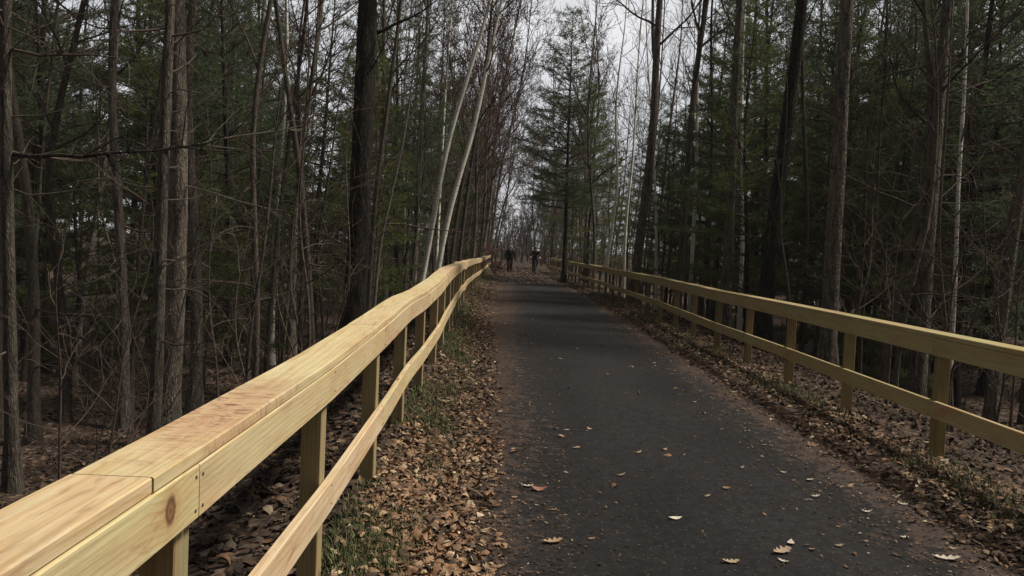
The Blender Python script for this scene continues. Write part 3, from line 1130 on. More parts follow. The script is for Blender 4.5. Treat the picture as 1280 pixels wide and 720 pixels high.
make_bare('birch0', 'birch_tree', 16, .15, 121, .42, 'bark_birch', limbs=14, limb_len=.18, amp=.22, maxlev=2, sides=10, stubs=2)
make_bare('birch1', 'birch_tree', 14, .13, 122, .36, 'bark_birch', limbs=14, limb_len=.2, amp=.3, maxlev=2, sides=10, stubs=2)
make_bare('birch2', 'birch_tree', 18, .16, 123, .5, 'bark_birch', limbs=14, limb_len=.16, amp=.18, maxlev=2, sides=10, stubs=2)
make_bare('sap0', 'sapling', 4.2, .035, 131, .15, 'twig', limbs=12, limb_len=.34, amp=.10, maxlev=2, twig=.003, sides=6, stubs=0, ang=(30, 65))
make_bare('sap1', 'sapling', 3.2, .026, 132, .1, 'bark_pole', limbs=10, limb_len=.34, amp=.10, maxlev=2, twig=.003, sides=6, stubs=0, ang=(30, 70))
make_bare('sap2', 'sapling', 5.6, .045, 133, .2, 'bark_pole', limbs=12, limb_len=.3, amp=.12, maxlev=2, twig=.003, sides=6, stubs=0, ang=(35, 70))
make_bare('sap3', 'sapling', 2.4, .025, 134, .05, 'twig', limbs=12, limb_len=.45, amp=.18, maxlev=2, twig=.0028, sides=6, stubs=0, ang=(30, 70))
make_bare('palepole', 'sapling', 6.2, .075, 135, .62, 'bark_pale', limbs=8, limb_len=.22, amp=.07, maxlev=2, twig=.003, sides=8, stubs=3)
make_pine('pine0', 12, .20, 201, 1.6, 3.0, dead_to=None)
make_pine('pine1', 14, .22, 202, 2.2, 3.3, dead_to=2.2)
make_pine('pine2', 9, .15, 203, 1.0, 2.5, 'needle_y')
make_pine('pine3', 16, .25, 204, 3.2, 3.5, dead_to=3.4)
make_pine('pine4', 6.5, .12, 205, .6, 1.7, 'needle_y', droop=.12)
make_pine('tallpine0', 23, .42, 206, 7.5, 3.4, dead_to=7.2)
make_pine('tallpine1', 21, .38, 207, 9.0, 3.0, dead_to=8.6)
make_pine('pathpine', 13.6, .23, 208, 3.8, 3.5, dead_to=3.6, step=.31, mat='needle_l')

PLACED = []
H = {}


def plant(key, x, y, scale=1.0, lean=0.0, lean2=0.0, yaw=None, label='', cat='tree', group=None, sxy=1.0, hardz=None):
    pr = PROTO[key]
    if not pr[1]:
        o = pr[0]
        pr[1] = True
    else:
        o = copy_tree(pr[0])
    z = gz(x, y) if hardz is None else hardz
    o.location = (x, y, z - 0.02)
    yw = random.uniform(0, 6.283) if yaw is None else yaw
    o.rotation_euler = (Matrix.Rotation(lean, 3, 'Y') @ Matrix.Rotation(lean2, 3, 'X') @ Matrix.Rotation(yw, 3, 'Z')).to_euler()
    o.scale = (scale * sxy, scale * sxy, scale)
    for k in ('group',):
        if k in o:
            del o[k]
    tag(o, label, cat, group)
    PLACED.append((x, y, sxy))
    return o


BASE_D = {'snag0': .30, 'dead0': .28, 'dead1': .26, 'hard0': .30, 'hard1': .28, 'hard2': .32, 'hard3': .26, 'hard4': .30, 'fork0': .32, 'fork1': .28, 'pole0': .12, 'pole1': .11,
          'pole2': .13, 'pole3': .09, 'birch0': .15, 'birch1': .13, 'birch2': .16, 'palepole': .075, 'tallpine0': .42, 'tallpine1': .38,
          'pathpine': .27, 'pine0': .24, 'pine1': .27, 'pine2': .17, 'pine3': .30, 'pine4': .12}


def hero(key, px, py, y, dia, lean_img, label, yaw=None, hs=1.0):
    """a tree of the photo: seen at pixel (px, py), y metres ahead; lean in the picture in degrees"""
    x = lat(px, py, y)
    sc = hs
    H[px] = o = plant(key, x, y, sc, R(lean_img - 2.5), R(random.uniform(-1, 1)), yaw, label, 'tree', None, dia / BASE_D[key] / sc)
    return o


hero('dead0', 14, 400, 10, .165, 1.0, 'dark bare trunk at the extreme left edge of the photo', 1.0)
hero('pole2', 42, 350, 12.5, .19, 1.5, 'brown trunk second from the left edge of the photo', 2.0)
hero('pole0', 76, 450, 14, .17, 2.6, 'slim dark trunk third from the left edge of the photo', .4)
hero('dead1', 152, 430, 14, .19, 2.0, 'dark upright trunk just left of the sunlit pair of trunks', 4.0)
hero('dead0', 186, 520, 11, .175, 2.9, 'slim trunk lit along its right side, front one of the leaning pair', 2.5)
hero('hard2', 203, 500, 12.6, .33, 6.0, 'thick grey trunk leaning right behind the slim lit trunk', .7)
hero('dead1', 240, 450, 15.5, .24, 3.5, 'dark trunk right of the leaning pair', 3.3)
hero('birch0', 343, 270, 22, .17, 2.0, 'pale birch trunk standing among dark pines in the left wood', 1.2)
hero('hard3', 366, 300, 24, .26, 2.2, 'grey trunk immediately right of the pale birch in the left wood', 5.0)
hero('pole1', 372, 400, 16, .10, 5.2, 'thin light stem curving up left of the big dark pine trunk', 0.2)
hero('tallpine0', 438, 400, 14.5, .43, 4.4, 'massive dark pine trunk rising close behind the left fence', .5)
hero('palepole', 461, 380, 13, .07, 7.6, 'slender pale leafless sapling just right of the massive pine trunk', 1.0)
hero('hard4', 515, 330, 30, .22, 4.0, 'dark upright trunk left of the leaning twin birch', 1.5)
# twin birch: one clump, two stems
bx, by = lat(530, 335, 25), 25.0
tw = empty('birch_tree')
tw.location = (bx, by, gz(bx, by) - .05)
for (kk, ox, oy, ln, sc, yw) in (('birch2', -.24, 0.1, 9.2, .95, .4), ('birch0', .24, -.1, 8.0, 1.0, 2.6)):
    src = PROTO[kk][0]
    for ch in src.children:
        c = ch.copy()
        COL.objects.link(c)
        c.parent = tw
        c.location = (ox, oy, 0)
        c.rotation_euler = (Matrix.Rotation(R(ln), 3, 'Y') @ Matrix.Rotation(yw, 3, 'Z')).to_euler()
        c.scale = (sc * 1.25, sc * 1.25, sc)
tag(tw, 'leaning white birch with two slim stems, left of the path', 'tree')
PLACED.append((bx, by, 1))
# right side
ptx, pty = lat(700, 352, 40.5), 40.5
plant('pathpine', ptx + .10, pty, 1.0, R(-.6), 0, .8, 'lone pine on the path side of the right fence near the walkers', 'tree', None, 1.05)
hero('fork0', 790, 370, 26.5, .34, 3.6, 'dark forked bare tree behind the right fence, nearest the lone pine', 0.0)
hero('birch1', 757, 330, 35, .15, 1.0, 'thin pale birch between the lone pine and the forked tree', 1.0)
hero('birch0', 779, 330, 33, .12, 1.2, 'very thin pale stem just left of the dark forked tree', 2.2)
hero('hard1', 845, 350, 24, .24, 4.0, 'slim trunk lit on its right side, right of the forked tree', 2.0)
hero('hard4', 905, 400, 18.5, .25, 2.6, 'dark straight trunk among right pines, left of the thick dark trunk', .4)
hero('tallpine1', 950, 420, 16.5, .32, 4.4, 'thick dark pine trunk leaning right, left of the grey trunk with snag', 2.2)
hero('snag0', 1036, 400, 15, .32, 1.5, 'stout grey trunk with a broken side fork behind the right fence', 0.0)
hero('birch2', 862, 350, 26, .13, 1.5, 'slender whitish birch right of the slim trunk lit on its side', 2.0)
hero('birch0', 925, 370, 22, .12, 2.0, 'whitish stem between the dark straight trunk and the thick pine trunk', 4.0)
hero('birch1', 820, 340, 30, .12, 1.5, 'whitish stem just right of the dark forked tree', 5.0)
hero('pole2', 1004, 380, 17.5, .12, 1.5, 'thin dark pole just left of the stout grey trunk', 1.1)
hero('pole0', 1104, 420, 13.5, .15, 6.5, 'dark thin tree leaning right beyond the stout grey trunk', 3.0)
hero('birch1', 1190, 400, 15, .095, 4.6, 'pale thin birch near the right edge of the photo', 4.4)
hero('dead0', 1150, 430, 13.5, .26, 3.0, 'dark trunk behind the nearest right fence post', 1.4)
hero('dead1', 1245, 420, 13, .22, 3.2, 'dark trunk between the pale thin birch and the right photo edge', .1)

def world_pt(px, py, y):
    dx, dy = px - 640.0, py - 311.0
    return np.array([(dx * CR + dy * SR) * y / FPX, y, CAMH - (-dx * SR + dy * CR) * y / FPX])


def bough(tree, a, b, r0, mat, seed, nt=9):
    rs = np.random.RandomState(seed)
    inv = (Matrix.LocRotScale(tree.location, tree.rotation_euler, tree.scale)).inverted()
    n = 9
    t = np.linspace(0, 1, n)[:, None]
    pts = a + (b - a) * t + np.cumsum(rs.normal(0, .018, (n, 3)), 0) + np.array([0, 0, 1.0]) * np.sin(t * 3.1) * -.04
    tb = TB()
    tb.tube(pts, np.linspace(r0, .005, n), 6)
    L = np.linalg.norm(b - a)
    for k in range(nt):
        i = rs.randint(2, n - 1)
        tp = wander(rs, pts[i], perp(rs, pts[i] - pts[i - 1], R(rs.uniform(25, 60))), L * rs.uniform(.15, .42), 5, .15, .02)
        tb.tube(tp, np.linspace(r0 * .35, .003, 6), 4)
        for q in range(2):
            j = rs.randint(1, 5)
            t2 = wander(rs, tp[j], perp(rs, tp[j] - tp[j - 1], R(45)), L * rs.uniform(.06, .16), 3, .15, .02)
            tb.tube(t2, np.linspace(.004, .002, 4), 3)
    V = np.concatenate(tb.V)
    tb.V = [np.array([tuple(inv @ Vector(v)) for v in V])]
    link('dead_branch', tb.mesh('dead_branch'), mat, tree)


bough(H[14], world_pt(14, 192, 10), world_pt(255, 170, 9.2), .030, M['bark_pine'], 1, 12)
bough(H[14], world_pt(14, 60, 10), world_pt(190, 75, 9.4), .020, M['twig'], 2, 10)
bough(H[186], world_pt(203, 188, 11), world_pt(405, 148, 11.6), .020, M['bark_pale'], 3, 9)
bough(H[186], world_pt(200, 330, 11), world_pt(266, 289, 10.4), .016, M['bark_pale'], 4, 4)
bough(H[186], world_pt(200, 331, 11), world_pt(246, 324, 10.4), .012, M['bark_pale'], 5, 2)
bough(H[203], world_pt(225, 230, 12.6), world_pt(350, 270, 12.0), .014, M['bark_pale'], 6, 6)
bough(H[438], world_pt(470, 45, 14.5), world_pt(560, 2, 14.0), .035, M['bark_pine'], 7, 6)
bough(H[438], world_pt(455, 100, 14.5), world_pt(490, 50, 13.8), .020, M['bark_pine'], 8, 3)

# hand placed pines that make the green masses
for (key, px, y, sc, lab) in (
        ('pine0', 290, 21, 1.0, 'L'), ('pine3', 318, 30, 1.0, 'L'), ('pine0', 395, 27, 1.05, 'L'), ('pine1', 500, 30, 1.0, 'L'),
        ('pine3', 545, 42, 1.0, 'L'), ('pine0', 60, 19, .9, 'L'), ('pine2', 455, 22, 1.0, 'L'), ('pine1', 235, 27, 1.05, 'L'), ('pine4', 330, 17, .9, 'L'),
        ('pine4', 90, 15, .8, 'L'), ('pine2', 560, 38, 1.1, 'L'), 
        ('pine2', 735, 44, 1.15, 'R'), ('pine0', 905, 27, 1.0, 'R'), ('pine1', 960, 24, 1.0, 'R'), ('pine3', 1010, 30, 1.0, 'R'), ('pine0', 1085, 21, 1.0, 'R'),
        ('pine1', 1130, 26, 1.0, 'R'), ('pine2', 1045, 20, 1.1, 'R'), ('pine3', 880, 36, 1.0, 'R'), ('pine0', 1180, 23, 1.0, 'R'), ('pine1', 1240, 19, .9, 'R'),
        ('pine2', 940, 19, .9, 'R'), ('pine4', 1120, 16, 1.0, 'R'), ('pine0', 835, 40, 1.0, 'R'), ('pine4', 1080, 17, .9, 'R'), ('pine2', 765, 52, 1.1, 'R'),
        ('pine3', 1060, 36, 1.1, 'R'), ('pine1', 810, 55, 1.0, 'R'), ('pine2', 690, 66, 1.1, 'R'), ('pine1', 590, 62, .9, 'L')):
    x = lat(px, 250, y)
    s = 'left' if lab == 'L' else 'right'
    if key == 'pine2' or key == 'pine4':
        l, gname = 'short yellowish green pine growing low in the %s wood' % s, 'short yellowish pines of the %s wood' % s
    else:
        l, gname = 'dark green pine among bare trunks in the %s wood' % s, 'dark green pines of the %s wood' % s
    plant(key, x, y, sc, R(random.uniform(-1.5, 1.5)), R(random.uniform(-1.5, 1.5)), None, l, 'tree', gname)


# ------------------------------------------------------------------ the rest of the wood
def free(x, y, d):
    for (a, b, _s) in PLACED:
        if (a - x) ** 2 + (b - y) ** 2 < d * d:
            return False
    return True


def in_view(x, y, m=1.06):
    return abs(x) < y * 0.66 * m + 1.5


def fill(keys, n, side, y0, y1, off0, dmin, label, group, cat, scl=(.85, 1.15), lean=3.0, pw=1.0, sq=(.8, 1.25), xmax=60, avoid_sun=False):
    cnt = tries = 0
    while cnt < n and tries < n * 60:
        tries += 1
        y = y0 + (y1 - y0) * random.random() ** pw
        w = min(xmax, y * .70 + 1.5)
        edge = float(right_face(y)) + off0 if side == 'R' else -float(left_face(y)) + off0
        if w <= edge:
            continue
        x = edge + (w - edge) * random.random()
        if side == 'L':
            x = -x
        if not free(x, y, dmin):
            continue
        if side == 'L' and y > 22 and -.575 < x / y < -.45 and (keys[0][:4] == 'pine' or random.random() < .55):
            continue
        plant(random.choice(keys), x, y, random.uniform(*scl), R(random.gauss(1.0, lean * .75)), R(random.gauss(0, lean)), None, label, cat, group, random.uniform(*sq))
        cnt += 1


for side, s in (('L', 'left'), ('R', 'right')):
    nr = side == 'R'
    fill(['pine0', 'pine1', 'pine3'], 20, side, 17, 42, 3.4, 2.0, 'dark green pine among bare trunks in the %s wood' % s,
         'dark green pines of the %s wood' % s, 'tree', lean=1.2)
    fill(['pine0', 'pine1', 'pine3'], 13, side, 40, 88, 2.8, 2.4, 'dark green pine among bare trunks in the %s wood' % s,
         'dark green pines of the %s wood' % s, 'tree', lean=1.2)
    fill(['pine2', 'pine4'], 18, side, 15, 60, 3.2, 1.6, 'short yellowish green pine growing low in the %s wood' % s,
         'short yellowish pines of the %s wood' % s, 'tree', lean=1.5)
    fill(['dead0', 'dead1', 'hard2', 'hard3', 'hard4', 'fork0'], 8 if nr else 11, side, 14, 36, 2.4, 1.6, 'bare hardwood with grey brown trunk standing in the near %s wood' % s,
         'bare hardwoods in the near %s wood' % s, 'tree', sq=(.5, .9))
    fill(['hard0', 'hard1', 'hard2', 'hard3', 'fork1'], 26, side, 34, 92, 1.4, 1.6, 'bare hardwood with fine twigs far back in the %s wood' % s,
         'bare hardwoods far back in the %s wood' % s, 'tree', sq=(.5, .9))
    fill(['far0', 'far1'], 30 if not nr else 14, side, 30 if not nr else 48, 95, .7, 1.0, 'bare hardwood with fine twigs far back in the %s wood' % s,
         'bare hardwoods far back in the %s wood' % s, 'tree', sq=(.45, .8), xmax=7.5, lean=2.5)
    fill(['pole0', 'pole1', 'pole2', 'pole3'], 32 if not nr else 42, side, 12, 34, 1.8, .7, 'thin bare pole tree standing in the near %s wood' % s,
         'thin pole trees in the near %s wood' % s, 'tree', lean=2.2, sq=(.6, 1.1))
    fill(['pole0', 'pole1', 'pole2'], 46, side, 30, 90, 1.0, .8, 'thin bare pole tree far back in the %s wood' % s,
         'thin pole trees far back in the %s wood' % s, 'tree', lean=2)
    fill(['birch0', 'birch1', 'birch2'], 16 if nr else 9, side, 22, 70, 1.4, 1.0, 'slim whitish birch deep in the %s wood' % s,
         'slim birches deep in the %s wood' % s, 'tree', lean=3, sq=(.6, .95))
    fill(['sap0', 'sap1', 'sap2', 'sap3'], 60, side, 8, 30, .9, .35, 'leafless twiggy sapling rising from leaves in the near %s wood' % s,
         'leafless saplings of the near %s wood' % s, 'sapling', lean=5)
    fill(['sap0', 'sap2', 'sap3'], 44, side, 28, 72, .6, .5, 'leafless twiggy sapling close to the far stretch of the %s fence' % s,
         'leafless saplings along the far %s fence' % s, 'sapling', lean=5, xmax=14)


for (px, y, sc, ln) in ((598, 47, 1.3, 7.5), (607, 56, 1.35, 7), (688, 68, 1.2, -3), (588, 36, 1.0, 4), (570, 31, 1.05, 4), (596, 43, 1.0, 5), (602, 50, 1.0, 5), (606, 57, 1.0, 4), (580, 47, 1.1, 3), (560, 27, 1.0, 4), (613, 64, 1.0, 5),
                       (618, 72, 1.0, 4), (668, 74, .9, -2), (676, 82, .95, -2), (730, 46, 1.05, -1), (742, 38, 1.0, 0), (715, 58, 1.0, -2)):
    plant('far0' if y % 2 else 'far1', lat(px, 305, y), y, sc * (1.0 if y % 2 else 1.2), R(ln), R(random.gauss(0, 2)), None,
          'twiggy bare tree leaning over the far end of the path', 'tree', 'twiggy bare trees at the far end of the path', .7)
for _i in range(46):
    y = random.uniform(60, 122)
    pc = float(path_c(y))
    if y < 92:
        x = pc - random.uniform(2.1, 5.5) if random.random() < .68 else pc + random.uniform(2.4, 6.0)
    else:
        x = random.uniform(-9, 9)
    if not free(x, y, .8):
        continue
    sd_ = 'left' if x < pc else 'right'
    plant(random.choice(['far0', 'far1']), x, y, random.uniform(.62, .98) if y < 92 else random.uniform(.55, .75), R(random.gauss(1.5, 2)), R(random.gauss(0, 2)), None,
          'twiggy bare tree leaning over the far end of the path', 'tree', 'twiggy bare trees at the far end of the path', random.uniform(.5, .8))

# ------------------------------------------------------------------ far-off wood closing the view (nobody could count it)
def far_wood():
    rs = np.random.RandomState(77)
    tb = TB()
    for _ in range(210):
        y = rs.uniform(86, 175)
        x = rs.normal(0, 13) if rs.uniform() < .5 else rs.uniform(-.62 * y, .62 * y)
        if abs(x - float(path_c(y))) < 2.2 and y < 96:
            continue
        h = rs.uniform(6, 10.5) if abs(x) < 9 else rs.uniform(9, 17)
        z = gz(x, y)
        pts = curve_trunk(rs, h, 9, .3) + np.array([x, y, z - .2])
        tb.tube(pts, np.linspace(rs.uniform(.07, .17), .02, 9), 5)
        for k in range(22):
            s = rs.uniform(.15, .98)
            i = int(s * 8)
            az = rs.uniform(0, 6.28)
            el = R(rs.uniform(25, 60))
            d = np.array([math.cos(az) * math.sin(el), math.sin(az) * math.sin(el), math.cos(el)])
            l = h * .26 * (1.1 - .7 * s) * rs.uniform(.6, 1.2)
            bp = wander(rs, pts[i], d, l, 4, .14, .04)
            tb.tube(bp, np.linspace(.03, .01, 5), 3)
            for q in range(7):
                j = rs.randint(1, 4)
                tp = wander(rs, bp[j], perp(rs, bp[j + 1] - bp[j], R(rs.uniform(25, 55))), l * rs.uniform(.25, .55), 2, .15, .03)
                tb.tube(tp, np.linspace(.014, .007, 3), 3)
                for q2 in range(2):
                    tp2 = wander(rs, tp[1], perp(rs, tp[2] - tp[1], R(40)), l * .22, 1, .1)
                    tb.tube(tp2, np.array([.009, .006]), 3)
    for _ in range(800):
        y = rs.uniform(78, 135)
        x = rs.uniform(-.2 * y, .2 * y)
        if abs(x - float(path_c(y))) < 2.0 and y < 86:
            continue
        h = rs.uniform(1.0, 3.8)
        bp = wander(rs, (x, y, gz(x, y) - .1), (rs.normal(0, .15), rs.normal(0, .15), 1), h, 5, .09, .02)
        tb.tube(bp, np.linspace(.028, .008, 6), 4)
        for q in range(7):
            j = rs.randint(1, 5)
            tp = wander(rs, bp[j], perp(rs, bp[j + 1] - bp[j], R(rs.uniform(25, 60))), h * rs.uniform(.18, .4), 3, .15, .03)
            tb.tube(tp, np.linspace(.012, .006, 4), 3)
    return tb.mesh('far_wood')


fw = link('far_wood', far_wood(), M['twig'])
fw['kind'] = 'stuff'


# the same wood goes on behind the viewer and shades the near fence and ground
def wood_behind():
    src = {k: [(ch.name.split('.')[0], ch.data) for ch in PROTO[k][0].children] for k in ('pine3', 'pine1')}
    rs = np.random.RandomState(91)
    sets = {'foliage': Acc(), 'wood': Acc()}
    spots = [(-6, -3), (-8, 2), (-5.5, -9), (-9, -6), (-12, -1), (-4.8, -15), (6, -7), (7, -13), (5.5, -18), (9, -9), (-1, -24), (3, -25), (-6, -21), (8, -21), (12, -15)]
    for (x, y) in spots:
        k = ('pine3', 'pine1')[rs.randint(2)]
        a = rs.uniform(0, 6.28)
        Rm = np.array([[math.cos(a), -math.sin(a), 0], [math.sin(a), math.cos(a), 0], [0, 0, 1]])
        for nme, me in src[k]:
            n = len(me.vertices)
            V = np.empty(n * 3, dtype=np.float32)
            me.vertices.foreach_get('co', V)
            V = V.reshape(-1, 3) @ Rm.T + np.array([x, y, gz(x, y)])
            F = np.empty(len(me.loops), dtype=np.int32)
            me.loops.foreach_get('vertex_index', F)
            F = F.reshape(-1, 4)
            if nme == 'foliage':
                # keep every third needle bundle, a little wider: nobody sees these close
                V4 = V.reshape(-1, 4, 3)[::3]
                c = V4.mean(1, keepdims=True)
                V = (c + (V4 - c) * 1.7).reshape(-1, 3)
                F = np.arange(len(V)).reshape(-1, 4)
            C = np.full((len(V), 4), .5)
            sets['foliage' if nme == 'foliage' else 'wood'].add(V, F, C)
    nf = len(np.concatenate(sets['foliage'].F))
    sets['foliage'].add(np.concatenate(sets['wood'].V), np.concatenate(sets['wood'].F), np.concatenate(sets['wood'].C))
    me = sets['foliage'].mesh('surrounding_wood')
    o = link('surrounding_wood', me, [M['needle'], M['bark_pine']])
    mi = np.zeros(len(me.polygons), dtype=np.int32)
    mi[nf:] = 1
    me.polygons.foreach_set('material_index', mi)
    o['kind'] = 'stuff'


wood_behind()

# ------------------------------------------------------------------ shrubs holding rusty dead leaves (left, by the walkers)
def make_rusty(key, h, seed, n, name):
    rs = np.random.RandomState(seed)
    tb = TB()
    LP = []
    for k in range(9):
        az = rs.uniform(0, 6.28)
        bp = wander(rs, (rs.uniform(-.1, .1), rs.uniform(-.1, .1), -.1), (math.cos(az) * .5, math.sin(az) * .5, 1), h * rs.uniform(.7, 1.1), 7, .13, .02)
        tb.tube(bp, np.linspace(.014, .004, 8), 5)
        for q in range(8):
            j = rs.randint(2, 7)
            tp = wander(rs, bp[j], perp(rs, bp[j] - bp[j - 1], R(55)), h * rs.uniform(.12, .3), 3, .2, .02)
            tb.tube(tp, np.linspace(.006, .002, 4), 3)
            LP += list(tp[1:]) + list((tp[1:] + tp[:-1]) / 2)
    LP = np.array(LP)
    LP = LP[rs.choice(len(LP), n)] + rs.normal(0, .05, (n, 3))
    T, F = leaf_template(OVAL, .4, .8)
    sz = rs.uniform(.06, .10, n)
    V = []
    for i in range(n):
        m = np.array(Euler((rs.uniform(-1.4, 1.4), rs.uniform(.2, 1.6), rs.uniform(0, 6.28))).to_matrix())
        V.append(T * sz[i] @ m.T + LP[i])
    V = np.concatenate(V)
    FF = (F[None] + (np.arange(n) * len(T))[:, None, None]).reshape(-1, 4)
    pal = np.array([(.12, .060, .042), (.16, .085, .058), (.09, .045, .034), (.19, .115, .08)])
    col = pal[rs.choice(4, n)]
    cols = np.concatenate([np.repeat(col, len(T), 0), np.ones((n * len(T), 1))], 1)
    return register(key, name, [('stems', tb.mesh('stems'), M['twig']), ('foliage', new_mesh('foliage', V, FF, cols), M['litter'])])


make_rusty('rust0', 1.5, 301, 900, 'shrub')
make_rusty('rust1', 3.6, 302, 1500, 'shrub')
plant('rust0', lat(618, 335, 46), 46.0, .85, label='low shrub of rusty leaves between left fence and walking person', cat='shrub')
for (px, y, sc) in ((603, 52, 1.0), (592, 46, .9), (585, 55, 1.2), (608, 66, 1.3)):
    plant('rust1', lat(px, 300, y) - .5, y, sc, label='tall shrub with rusty brown dead leaves behind the far left fence', cat='shrub',
          group='rusty leaved shrubs behind the far left fence')

# unused prototypes are dropped
for k, (o, used) in PROTO.items():
    if not used:
        for ch in list(o.children):
            bpy.data.objects.remove(ch)
        bpy.data.objects.remove(o)

# ------------------------------------------------------------------ people
def skin_body(name, J, E, root_idx, mats, pick, sub=2):
    """one continuous skin-modifier figure; J = {joint: (xyz, radius)}, pick(center)->material index"""
    keys = list(J.keys())
    ix = {k: i for i, k in enumerate(keys)}
    me = bpy.data.meshes.new(name)
    me.from_pydata([J[k][0] for k in keys], [(ix[a], ix[b]) for a, b in E], [])
    o = bpy.data.objects.new(name, me)
    COL.objects.link(o)
    md = o.modifiers.new('skin', 'SKIN')
    md.use_smooth_shade = True
    for k in keys:
        r = J[k][1]
        r = r if isinstance(r, tuple) else (r, r)
        me.skin_vertices[0].data[ix[k]].radius = r
        me.skin_vertices[0].data[ix[k]].use_root = (k == root_idx)
    sd = o.modifiers.new('sub', 'SUBSURF')
    sd.levels = sd.render_levels = sub
    dg = bpy.context.evaluated_depsgraph_get()
    dg.update()
    out = bpy.data.meshes.new_from_object(o.evaluated_get(dg))
    bpy.data.objects.remove(o)
    out.name = name
    out.materials.clear()
    for m in mats:
        out.materials.append(m)
    for pl in out.polygons:
        pl.material_index = pick(pl.center)
        pl.use_smooth = True
    b = bpy.data.objects.new(name, out)
    COL.objects.link(b)
    return b


def hand(J, E, wrist, name, d, side, curl=.5):
    """palm and five fingers; d = direction of the hand, side = thumb direction"""
    d = Vector(d).normalized()
    s = Vector(side).normalized()
    nrm = d.cross(s).normalized()
    w = Vector(J[wrist][0])
    J[name + 'palm'] = (tuple(w + d * .055), (.022, .036))
    E.append((wrist, name + 'palm'))
    for i, (off, ln) in enumerate(((.028, .070), (.010, .080), (-.009, .074), (-.027, .058))):
        a = w + d * .095 + s * off
        b = a + (d * math.cos(curl) + nrm * math.sin(curl)) * ln * .5
        c = b + (d * math.cos(curl * 2) + nrm * math.sin(curl * 2)) * ln * .5
        for q, (pt, r) in enumerate(((a, .0095), (b, .009), (c, .007))):
            J['%sf%d%d' % (name, i, q)] = (tuple(pt), r)
        E.append((name + 'palm', '%sf%d0' % (name, i)))
        E.append(('%sf%d0' % (name, i), '%sf%d1' % (name, i)))
        E.append(('%sf%d1' % (name, i), '%sf%d2' % (name, i)))
    a = w + d * .035 + s * .035
    b = a + (d * .7 + s * .6 + nrm * .3).normalized() * .035
    c = b + (d * .9 + s * .2 + nrm * .3).normalized() * .028
    for q, (pt, r) in enumerate(((a, .012), (b, .010), (c, .008))):
        J['%st%d' % (name, q)] = (tuple(pt), r)
    E.append((name + 'palm', name + 't0'))
    E.append((name + 't0', name + 't1'))
    E.append((name + 't1', name + 't2'))


def ellipsoid(name, c, r, mat, parent, seg=16, cut=None):
    bm = bmesh.new()
    bmesh.ops.create_uvsphere(bm, u_segments=seg, v_segments=seg // 2 + 2, radius=1.0)
    if cut is not None:
        dele = [v for v in bm.verts if not cut(v.co)]
        bmesh.ops.delete(bm, geom=dele, context='VERTS')
        bmesh.ops.solidify(bm, geom=bm.faces[:], thickness=.12)
    for v in bm.verts:
        v.co = Vector((v.co.x * r[0] + c[0], v.co.y * r[1] + c[1], v.co.z * r[2] + c[2]))
    me = bpy.data.meshes.new(name)
    bm.to_mesh(me)
    bm.free()
    for pl in me.polygons:
        pl.use_smooth = True
    return link(name, me, mat, parent)


M['skin'] = plain('skin', (.42, .27, .20), .6, .3, .08)
M['dark_jacket'] = plain('dark_jacket', (.007, .0075, .010), .9, .15)
M['dark_trousers'] = plain('dark_trousers', (.007, .008, .011), .9, .15)
M['maroon_jacket'] = plain('maroon_jacket', (.045, .016, .018), .85, .15)
M['shoe'] = plain('shoe', (.05, .04, .035), .7, .3)
M['grey_hair'] = plain('grey_hair', (.22, .20, .19), .8, .2)
M['glove'] = plain('pale_pink_glove', (.62, .42, .40), .8, .2)
M['helmet'] = plain('dark_helmet', (.02, .014, .014), .4, .5)
M['black_metal'] = plain('black_bicycle_metal', (.02, .02, .022), .35, .5)
M['rubber'] = plain('tyre_rubber', (.018, .018, .018), .9, .1)
M['eye'] = plain('dark_eye', (.02, .015, .012), .3, .5)


def head_joints(J, E, neck, base, fwd, tilt=0):
    b = Vector(base)
    f = Vector(fwd)
    J['jaw'] = (tuple(b + f * .02), (.058, .062))
    J['skull'] = (tuple(b + Vector((0, 0, .085)) + f * .012), (.077, .088))
    J['crownp'] = (tuple(b + Vector((0, 0, .155)) - f * .005), (.05, .06))
    J['nose'] = (tuple(b + Vector((0, 0, .055)) + f * .098), .012)
    J['nosetip'] = (tuple(b + Vector((0, 0, .045)) + f * .118), .009)
    E += [(neck, 'jaw'), ('jaw', 'skull'), ('skull', 'crownp'), ('skull', 'nose'), ('nose', 'nosetip')]


def face(parent, base, fwd):
    b = Vector(base)
    f = Vector(fwd)
    sd = f.cross(Vector((0, 0, 1)))
    for s in (-1, 1):
        q = b + Vector((0, 0, .085)) + f * .082 + sd * s * .032
        ellipsoid('eye', q, (.011, .011, .008), M['eye'], parent, 8)
        q = b + Vector((0, 0, .07)) + f * .0 + sd * s * .082
        ellipsoid('ear', q, (.012, .022, .032), M['skin'], parent, 10)
    q = b + Vector((0, 0, .012)) + f * .078
    ellipsoid('mouth', q, (.022, .008, .006), plain('lips', (.30, .13, .11), .6), parent, 8)


